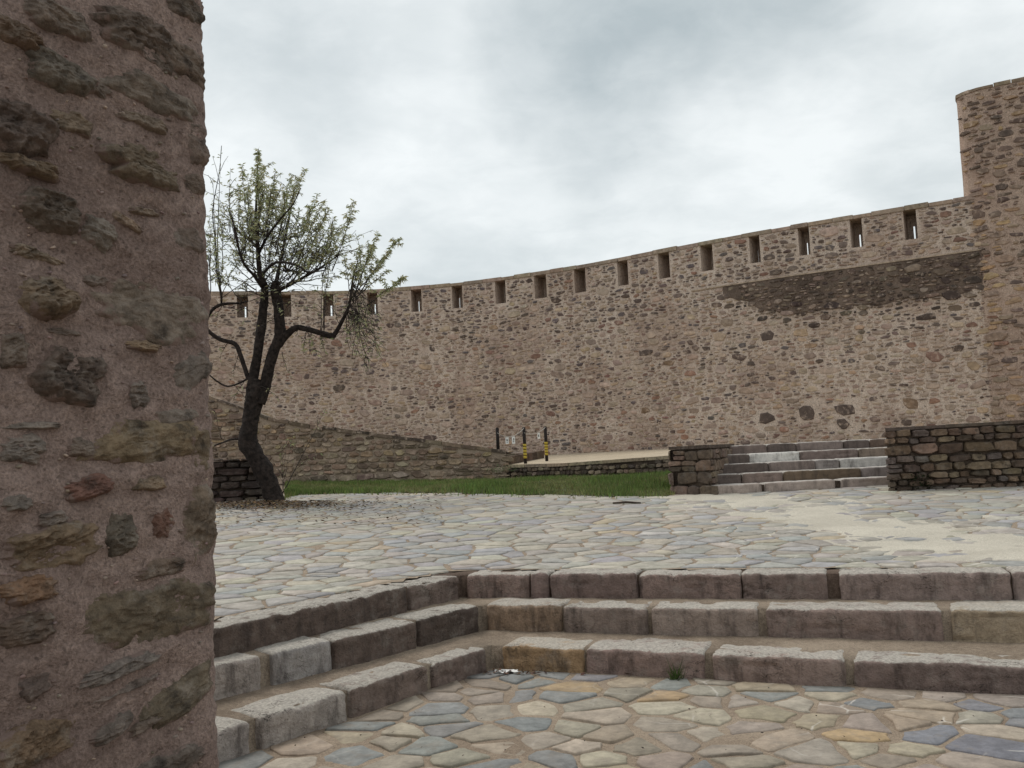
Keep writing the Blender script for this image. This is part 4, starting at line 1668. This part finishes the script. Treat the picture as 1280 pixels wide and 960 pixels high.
limb('trunk', [(346, 634, 16), (343, 625, 13.5), (335.5, 604, 12.2), (328.5, 586, 12.6), (318.5, 568, 12.4), (310, 553, 12.8), (312.5, 533, 11), (315, 515, 11), (318, 498, 11.5),
               (321, 484, 11), (323, 474, 8)], 18)
limb('limb', [(314, 500, 7.5), (315, 482, 7), (322, 440, 6.2), (327, 407, 6.3), (329.5, 382, 6), (331, 357, 4.6), (325, 343, 3.6), (322, 305, 2.6), (320, 270, 1.8), (322, 215, .9), (323, 186, .5)])
limb('limb', [(324, 504, 8), (329, 490, 8), (333, 473, 7.6), (342, 440, 7.2), (349, 423, 7.8), (350, 407, 7.2), (348, 382, 7), (344, 362, 6.6), (345, 352, 4.5)])
limb('limb', [(347, 432, 6), (357, 419, 5.6), (370, 409.5, 4.1), (383, 411.5, 3.8), (400, 416, 3.8), (414, 420, 4.2), (418, 418.5, 3.4), (426.7, 403, 2.4), (434, 388, 2.2), (437.5, 376, 2), (441, 350, 1.3), (446, 330, .8)])
limb('limb', [(311, 474, 3.4), (308, 466, 3.0), (300, 443, 3.0), (294, 430, 3.0), (275, 424, 3.0), (260, 413, 2.6), (258, 402, 2.2), (265, 388, 2.2), (276.7, 380.5, 2.1), (298, 379, 1.5), (310, 377, .8)])
limb('limb', [(345, 366, 4), (352, 361, 2.6), (366, 354, 2.2), (380, 346.5, 2), (400, 335, 1.5), (425, 318, .9)])
limb('limb', [(344, 362, 3, 0), (349, 335, 2.4, .4), (356, 300, 1.9, .8), (362, 270, 1.4, 1.0), (368, 240, .7, 1.1)])
limb('limb', [(329, 360, 3, 0), (318, 345, 2, -.4), (304, 328, 1.7, -.7), (296, 300, 1.3, -.9), (290, 270, .8, -1)])
limb('limb', [(322, 310, 2, 0), (312, 300, 1.6, .2), (298, 290, 1.4, .5), (290, 275, 1, .6), (284, 258, .6, .6)])
limb('limb', [(326, 345, 2.2, 0), (345, 328, 1.8, -.5), (372, 332, 1.5, -.9), (384, 340, 1.2, -1), (405, 338, .8, -1.1)])
limb('limb', [(323, 318, 2, 0), (334, 296, 1.6, -.3), (352, 272, 1.2, -.6), (366, 256, .8, -.8), (376, 235, .5, -.9)])
limb('limb', [(277, 380, 1.6), (276, 365, 1.5), (271, 335, 1.2), (269, 300, 1.0), (266, 262, .7), (274, 215, .45), (277, 182, .35)], 6)
limb('limb', [(315, 468, 1.6), (303, 477, 1.4), (285, 483, 1.3), (272, 477, 1.2), (262, 469, 1)], 6)
limb('limb', [(298, 549, 1.6), (290, 549, 1.5), (279, 553, 1.2), (268, 557, 1)], 6)

rs = random.Random(19)
twigs, leaves = MB(), MB()
LEAFC = [(0.33, 0.345, 0.19), (0.39, 0.395, 0.24), (0.26, 0.285, 0.14), (0.40, 0.38, 0.21)]


def leaf(p, d, L_):
    d = d.normalized()
    sd2 = d.cross(Vector((rs.uniform(-1, 1), rs.uniform(-1, 1), rs.uniform(-.4, .4)))).normalized() * L_ * rs.uniform(.09, .15)
    dn = Vector((0, 0, -L_ * .12))
    leaves.add([p, p + d * L_ * .45 + sd2, p + d * L_ + dn, p + d * L_ * .45 - sd2], [(0, 1, 2, 3)], jit(rs.choice(LEAFC), rs, .22))


def shoot(a, b, r0, leafy=1.0, bow=.25, side=7, lstart=.35):
    a, b = Vector(a), Vector(b)
    L_ = (b - a).length
    mid = a.lerp(b, .5) + Vector((rs.uniform(-.5, .5), rs.uniform(-.5, .5), rs.uniform(-.2, .6))) * L_ * bow * .5
    n = 9
    pts = []
    for i in range(n + 1):
        t = i / n
        pts.append(a * (1 - t) ** 2 + mid * 2 * t * (1 - t) + b * t * t + Vector((rs.uniform(-1, 1), rs.uniform(-1, 1), rs.uniform(-1, 1))) * .012)
    twigs.tube(pts, [max(.0035, r0 * (1 - .85 * i / n)) for i in range(n + 1)], 4)
    at_ = lambda t: pts[min(int(t * n), n - 1)].lerp(pts[min(int(t * n), n - 1) + 1], t * n - min(int(t * n), n - 1))
    ax = (b - a).normalized()
    for _ in range(int(L_ * 58 * leafy)):
        t = lstart + (1 - lstart) * rs.random() ** .6
        p = at_(t)
        d = Vector((rs.gauss(0, 1), rs.gauss(0, 1), rs.uniform(-1.3, .5))) + ax * .4
        leaf(p, d, rs.uniform(.06, .105))
    for _ in range(side):
        t = rs.uniform(.2, .9)
        p = at_(t)
        l2 = L_ * rs.uniform(.15, .4) * (1.1 - t * .6)
        d = (ax * rs.uniform(.3, 1) + Vector((rs.gauss(0, .7), rs.gauss(0, .7), rs.uniform(-.3, .6)))).normalized()
        q = p + d * l2
        md = p.lerp(q, .5) + Vector((0, 0, l2 * .08))
        twigs.tube([p, md, q], [.006, .005, .003], 3)
        for _ in range(int(l2 * 42 * leafy)):
            u = rs.uniform(.25, 1)
            dd_ = Vector((rs.gauss(0, 1), rs.gauss(0, 1), rs.uniform(-1.4, .3)))
            leaf(p.lerp(md, u * 2) if u < .5 else md.lerp(q, u * 2 - 1), dd_, rs.uniform(.055, .10))


# (tip x, tip y, base x, base y, leafiness)
SH = [(276, 182, 270, 320, .15), (266, 222, 268, 330, .2), (323, 186, 321, 280, 2.6), (318, 210, 321, 300, 1.6), (328, 205, 322, 300, 1.6), (302, 205, 312, 300, 1.1),
      (345, 213, 334, 296, .7), (343, 228, 331, 300, 1.3), (336, 238, 326, 310, 1.0), (381, 212, 356, 300, 1.5), (374, 222, 352, 290, 1.4), (362, 224, 345, 310, 1.1), (358, 240, 344, 320, 1.2),
      (398, 243, 366, 320, 1.3), (390, 258, 362, 320, 1.2), (412, 262, 380, 338, 1.3), (405, 252, 372, 332, 1.1), (442, 251, 412, 340, 1.6), (436, 270, 405, 345, 1.1), (424, 282, 395, 340, 1.1), (472, 292, 444, 368, 1.8),
      (466, 306, 440, 372, 1.2), (450, 306, 437, 376, 1.3), (500, 297, 450, 366, 2.2), (484, 318, 442, 370, 1.4), (504, 346, 462, 382, 2.3), (486, 337, 446, 372, 1.3), (455, 324, 438, 378, .9), (430, 318, 437, 376, .8),
      (418, 300, 402, 412, .6), (408, 330, 403, 414, .3), (310, 228, 316, 300, .9), (296, 232, 298, 300, .8), (286, 240, 292, 300, .6), (288, 210, 285, 290, .3), (279, 262, 276, 340, .7), (262, 270, 266, 350, .6), (259, 300, 262, 370, .6),
      (268, 296, 275, 375, .7), (300, 262, 306, 330, .8), (312, 262, 320, 330, .8), (352, 262, 335, 330, .9), (376, 262, 350, 335, .9), (395, 292, 360, 350, .8), (412, 306, 370, 350, .7), (384, 300, 352, 350, .6),
      (340, 290, 330, 350, .5), (300, 300, 322, 350, .4), (282, 318, 318, 352, .4), (288, 345, 318, 362, .3), (270, 338, 300, 378, .35), (360, 318, 346, 358, .5), (402, 318, 360, 356, .6), (425, 345, 375, 352, .4)]
for (tx, ty, bx_, by_, lf) in SH:
    dy = rs.uniform(-.9, .9)
    shoot(tp_(bx_ + rs.uniform(-3, 3), by_, dy * .3), tp_(tx, ty, dy), .013, lf, side=8 if lf > .3 else 4)
BASES = [(331, 350), (322, 310), (345, 356), (366, 352), (384, 343), (352, 300), (300, 320), (334, 298), (395, 338), (277, 372), (312, 302), (358, 340)]
for _ in range(85):
    bx_, by_ = rs.choice(BASES)
    tx, ty = bx_ + rs.gauss(0, 40), by_ - rs.uniform(10, 75)
    if tx < 255 or tx > 470 or ty < 225 + abs(tx - 330) * .35:
        continue
    dy = rs.uniform(-1.4, 1.4)
    shoot(tp_(bx_, by_, dy * .2), tp_(tx, ty, dy), .010, rs.uniform(.1, .5), .4, 9)
# bare tangled twigs round the fork, and the hanging dead ones at the right
for _ in range(46):
    bx_, by_ = rs.choice(((331, 372), (347, 372), (330, 355), (345, 360), (300, 380), (277, 382), (348, 395), (345, 352)))
    tx, ty = bx_ + rs.gauss(0, 34), by_ + rs.uniform(-34, 22)
    shoot(tp_(bx_, by_), tp_(max(257, tx), ty, rs.uniform(-1, 1)), .008, .10, .6, 5)
for _ in range(40):
    bx_, by_ = rs.choice(((437, 377), (441, 355), (434, 388), (443, 366)))
    tx, ty = rs.uniform(436, 486), rs.uniform(392, 462)
    shoot(tp_(bx_, by_), tp_(tx, ty, rs.uniform(-.8, .8)), .007, .12, .7, 6)
for _ in range(12):
    bx_, by_ = rs.choice(((383, 411), (400, 416), (370, 410)))
    shoot(tp_(bx_, by_), tp_(bx_ + rs.gauss(0, 10), by_ + rs.uniform(10, 34), rs.uniform(-.3, .3)), .006, .3, .4, 3)
for (bx_, by_, tx, ty) in ((402, 416, 405, 372), (405, 417, 408, 340), (424, 405, 419, 372), (352, 440, 362, 470), (318, 480, 350, 500), (326, 505, 345, 470), (310, 500, 292, 480),
                           (300, 440, 292, 470), (285, 428, 275, 450), (277, 548, 268, 510), (312, 470, 292, 500)):
    shoot(tp_(bx_, by_), tp_(tx, ty, rs.uniform(-.4, .4)), .009, .15, .4, 4)
twigs.build('twigs', M_TWIG, tree)
tag(leaves.build('foliage', M_LEAF, tree, False), kind='stuff')
print('leaves', len(leaves.f))

# root suckers beside the trunk
sap = tag(empty('sapling', on_ground(353, 617)), 'thin bare sapling shoots springing up beside the tree trunk', 'sapling')
twigs, leaves = MB(), MB()
for (tx, ty, r_) in ((407, 511, .014), (358, 548, .008), (366, 545, .007), (352, 560, .006)):
    b = on_ground(354 + rs.uniform(-2, 2), 617)
    shoot(b, at(tx, ty, b.y + rs.uniform(-.2, .2)), r_, .12, .12, 4, .7)
twigs.build('stems', M_TWIG, sap)
tag(leaves.build('leaves', M_LEAF, sap, False), kind='stuff')

# ------------------------------------------------------------------ near wall, left foreground
NC = at(269.5, 480, 2.6)
NL0 = at(0, 480, 2.15)
dN = (Vector((NC.x, NC.y)) - Vector((NL0.x, NL0.y))).normalized()
bk_ = Vector((-0.55, 0.83)).normalized()
P0 = Vector((NC.x, NC.y)) - dN * 1.9
P1 = Vector((NC.x, NC.y))
P2 = P1 + bk_ * 1.6
nw = Path([tuple(P0), tuple(P1), tuple(P2)], 0.01, 60)
SC = 1.9                                       # where the corner lies
stepn = 0.013
us = np.r_[np.arange(0, 0.9, .06), np.arange(.9, SC + .18, stepn), np.arange(SC + .18, nw.L, .08)]
zs = np.r_[np.arange(-.05, .55, .06), np.arange(.55, 3.1, stepn), np.arange(3.1, 4.6, .08)]


def nd(s_, z):
    q = Vector((s_, s_ * .3, z))
    ce = 1 - .6 * smooth(.22, 0.02, abs(s_ - SC))
    return (0.024 * ce * noise.noise(q * 3.1) + 0.016 * ce * noise.noise(q * 8 + Vector((3, 1, 2))) + 0.010 * noise.noise(q * 19) + 0.007 * noise.noise(q * 45))


NS_ = [
    (75, 25, 90, 44, -12, .030, (110, 100, 92)), (172, 48, 125, 62, -16, .055, (88, 78, 70)), (228, 74, 90, 46, -22, .04, (100, 86, 74)), (235, 10, 62, 34, -8, .04, (82, 74, 66)),
    (22, 44, 80, 34, -10, .03, (104, 84, 66)), (70, 90, 95, 56, -14, .03, (96, 92, 82)), (195, 122, 142, 42, -4, .035, (104, 96, 86)), (178, 152, 70, 20, -4, .02, (112, 100, 86)),
    (20, 160, 100, 78, -14, .045, (84, 72, 66)), (88, 155, 64, 30, -8, .02, (118, 102, 82)), (180, 210, 112, 56, -3, .05, (100, 88, 68)), (34, 208, 84, 24, -6, .03, (116, 98, 74)),
    (64, 264, 86, 62, -10, .04, (84, 76, 66)), (125, 292, 50, 44, -25, .022, (110, 104, 96)), (156, 278, 46, 15, -28, .024, (140, 118, 98)), (176, 266, 42, 10, 3, .016, (126, 112, 98)),
    (45, 318, 78, 17, -9, .026, (134, 118, 98)), (56, 370, 76, 64, 0, .050, (116, 98, 74)), (190, 382, 146, 84, -4, .035, (112, 102, 90)), (80, 414, 52, 12, -4, .015, (104, 92, 84)),
    (178, 432, 54, 15, -3, .022, (128, 106, 78)), (88, 470, 96, 74, 0, .04, (80, 68, 60)), (244, 462, 62, 44, 22, .02, (96, 90, 84)), (171, 494, 30, 38, 5, .028, (112, 104, 98)),
    (236, 298, 56, 32, 0, .02, (94, 82, 74)), (186, 552, 176, 62, 5, .045, (112, 96, 66)), (38, 532, 84, 12, 0, .016, (128, 120, 112)), (30, 562, 62, 42, 0, .03, (112, 106, 100)),
    (108, 609, 70, 32, 3, .034, (112, 68, 56)), (184, 604, 46, 22, 5, .022, (122, 102, 76)), (150, 666, 44, 64, -5, .03, (84, 80, 68)), (203, 652, 34, 48, -40, .024, (106, 66, 52)),
    (256, 650, 56, 110, -4, .040, (100, 86, 68)), (64, 680, 132, 64, 8, .034, (112, 92, 64)), (34, 735, 76, 38, 3, .024, (122, 86, 54)), (190, 765, 195, 94, 1, .042, (92, 82, 60)),
    (30, 786, 80, 44, 5, .026, (88, 72, 60)), (150, 834, 110, 26, 8, .022, (106, 100, 96)), (150, 862, 104, 14, 10, .02, (116, 104, 98)), (228, 868, 120, 56, 20, .036, (90, 82, 62)),
    (40, 855, 46, 40, 40, .016, (78, 66, 62)), (44, 925, 118, 60, 5, .034, (110, 86, 58)), (215, 952, 110, 34, 3, .034, (80, 74, 68)), (140, 910, 62, 26, 22, .02, (100, 92, 86)),
    (18, 628, 46, 24, 5, .022, (108, 102, 96)), (64, 648, 40, 20, 5, .02, (108, 98, 92)), (180, 905, 50, 20, 20, .02, (104, 92, 82)), (252, 180, 40, 60, 0, .03, (98, 84, 76)), (255, 560, 40, 60, 0, .02, (100, 86, 62)),
    (250, 230, 44, 26, 0, .024, (94, 82, 72)), (118, 110, 46, 22, -12, .018, (100, 90, 82)), (120, 350, 36, 18, 0, .014, (106, 92, 84)), (16, 440, 40, 50, 0, .022, (98, 86, 76)), (226, 520, 60, 22, 4, .016, (104, 96, 88)),
    (100, 560, 40, 26, 0, .014, (106, 94, 84)), (200, 710, 70, 24, 6, .016, (100, 84, 70)),
]
face_n = Vector((dN.y, -dN.x, 0))


def face_hit(px, py):
    d = ray(px, py)
    t = (Vector((NC.x, NC.y, 0)) - Vector((0, 0, 0))).dot(face_n) / Vector((d.x, d.y, 0)).dot(face_n)
    p = CAM + d * t
    s_ = SC + (Vector((p.x, p.y)) - P1).dot(dN)
    return s_, p.z


LUMP = []
for (cx, cy, w_, h_, rot, pr, c) in NS_:
    s0, z0 = face_hit(cx, cy)
    sa, _ = face_hit(cx - w_ / 2, cy)
    sb, _ = face_hit(cx + w_ / 2, cy)
    _, za = face_hit(cx, cy - h_ / 2)
    _, zb_ = face_hit(cx, cy + h_ / 2)
    LUMP.append((s0, z0, sb - sa, za - zb_, math.radians(rot), pr, c))

nv_ = [nw.p(s_, z, -nd(s_, z)) for z in zs for s_ in us]
nearw = mk('rubble_wall', nv_, grid_faces(len(us), len(zs)), M_NEARM)
tag(nearw, 'tall rough rubble wall end in purple brown mortar filling the near foreground', 'wall')
# the bulk behind the faces
q0, q1 = nw.p(0.02, 0, .06), nw.p(nw.L - .02, 0, .06)
mb = MB()
foot = [nw.p(s_, 0, .07) for s_ in (0.0, .9, SC - .1, SC, SC + .1, nw.L)] + [Vector((-3.6, 4.6, 0)), Vector((-3.9, 1.0, 0))]
nf = len(foot)
mb.add([Vector((p.x, p.y, -.05)) for p in foot] + [Vector((p.x, p.y, 4.5)) for p in foot], [tuple(range(nf))[::-1], tuple(range(nf, 2 * nf))] +
       [(i, (i + 1) % nf, (i + 1) % nf + nf, i + nf) for i in range(nf)])
mb.build('wall_core', M_NEARM, nearw, False)


def lump_mesh(w_, h_, rot, pr, s0, z0, rs):
    nr, nt = 30, 84
    v, f, cc = [], [], []
    sq = rs.uniform(2.2, 3.4)
    o1 = rs.uniform(0, 99)
    tl = (rs.uniform(-.3, .3), rs.uniform(-.5, .0))
    cr, sr = math.cos(rot), math.sin(rot)
    sh = rs.uniform(-.5, .5)
    for i in range(nr):
        r_ = i / (nr - 1)
        for k in range(nt):
            t = 2 * math.pi * k / nt
            c, s_ = math.cos(t), math.sin(t)
            R0 = 0.5 / (abs(c) ** sq + abs(s_) ** sq) ** (1 / sq)
            R0 *= 1 + 0.34 * noise.noise(Vector((c * 1.2, s_ * 1.2, o1))) + 0.20 * noise.noise(Vector((c * 2.7, s_ * 2.7, o1 + 5))) + 0.12 * noise.noise(Vector((c * 7, s_ * 7, o1 + 5)))
            x, y = c * R0 * r_ * w_, s_ * R0 * r_ * h_
            prof = 1 - max(0, (r_ - .5) / .5) ** 2.0
            q = Vector((x * 11 + y * 9 * sh + o1, y * 20 - x * 7 * sh, o1))
            tt = noise.noise(q * .62) * 3.2 + noise.noise(q * 1.7) * .5
            fl = math.floor(tt)
            led = fl + smooth(.70, .95, tt - fl)
            fine = .45 * (.35 - abs(noise.noise(q * 1.9))) + .30 * (.3 - abs(noise.noise(q * 4.3))) + .14 * noise.noise(q * 9) + .10 * noise.noise(q * 19) + .3 * noise.noise(q * 1.1)
            hgt = pr * (prof * (0.72 + tl[0] * c * r_ + tl[1] * s_ * r_ + .30 * led + .9 * fine) - 0.75 * r_ ** 6)
            X, Z = x * cr - y * sr, x * sr + y * cr
            ss_, zz_ = s0 + X, z0 + Z
            b = nd(ss_, zz_)
            v.append(nw.p(ss_, zz_, -(b * (.5 + .5 * r_) + hgt)))
            cc.append((r_, 0, 0))
    for i in range(nr - 1):
        for k in range(nt):
            a, b = i * nt + k, i * nt + (k + 1) % nt
            f.append((a, b, b + nt, a + nt))
    return v, f, cc


rs = random.Random(9)
for (s0, z0, w_, h_, rot, pr, c) in LUMP:
    v, f, cc = lump_mesh(w_, h_, rot, pr * 1.15 * (1 - .6 * smooth(SC - .16, SC, s0 + w_ / 2)), s0, z0, rs)
    ctr = nw.p(s0, z0)
    o = mk('stone', [Vector(p) - ctr for p in v], f, M_NEAR, None, True, cc)
    o.matrix_basis = Matrix.Translation(ctr)
    par(o, nearw)
    g_ = sum(lin(*c)) / 3
    c = tuple(c)
    o.color = (*[((a * .66 + g_ * q_ * .34) * .74 + b * .26) * 1.22 for a, b, q_ in zip(lin(*c), lin(106, 91, 84), (1.2, 1.0, .8))], 1)
mb = MB()
for _ in range(260):
    s_, z = face_hit(rs.uniform(-20, 268), rs.uniform(-20, 980))
    w_ = rs.uniform(.005, .016)
    v, f = stone_shape(rs, 7, 2.4, False)
    o_, T, N = nw.frame(s_)
    M = Matrix((T, -N, Vector((0, 0, 1)))).transposed().to_4x4() @ Matrix.Rotation(rs.uniform(-.5, .5), 4, 'Y') @ Matrix.Diagonal((w_, rs.uniform(.004, .009), w_ * rs.uniform(.4, .8), 1))
    M.translation = nw.p(s_, z, -nd(s_, z))
    mb.add([M @ Vector(q) for q in v], f, jit(lin(134, 118, 110), rs, .25))
tag(mb.build('pebbles', M_WSTONE_A, nearw), kind='stuff')

# labels of the setting and of what nobody could count
for nm, lab, cat in (('ground', 'wide bare earth spreading beyond the fortress walls', 'ground'),
                     ('lower_paving', 'lower court of irregular flagstones in brown mortar below the steps', 'paving'),
                     ('lower_paving_apron', 'plain mortar ground joining the nearest edge of the lower court', 'paving'),
                     ('upper_paving', 'upper court of grey irregular flagstones between the steps and the lawn', 'paving'),
                     ('drifted_sand', 'pale dusty sand drifted over the paving towards the terrace stairs', 'sand'),
                     ('ramp', 'pale sloping ramp surface between the sloping wall and the curtain wall', 'ramp'),
                     ('terrace_path', 'pale flat path at the foot of the curtain wall', 'path'),
                     ('lawn', 'strip of dark soil under the grass before the low walls', 'lawn'),
                     ('grass', 'short green grass growing in a strip before the low walls', 'grass'),
                     ('debris', 'tiny dark crumbs and bits scattered over the lower flagstones', 'debris'),
                     ('fallen_leaves', 'brown dry leaves scattered round the foot of the tree', 'leaves')):
    o = bpy.data.objects.get(nm)
    if o:
        o['label'], o['category'] = lab, cat
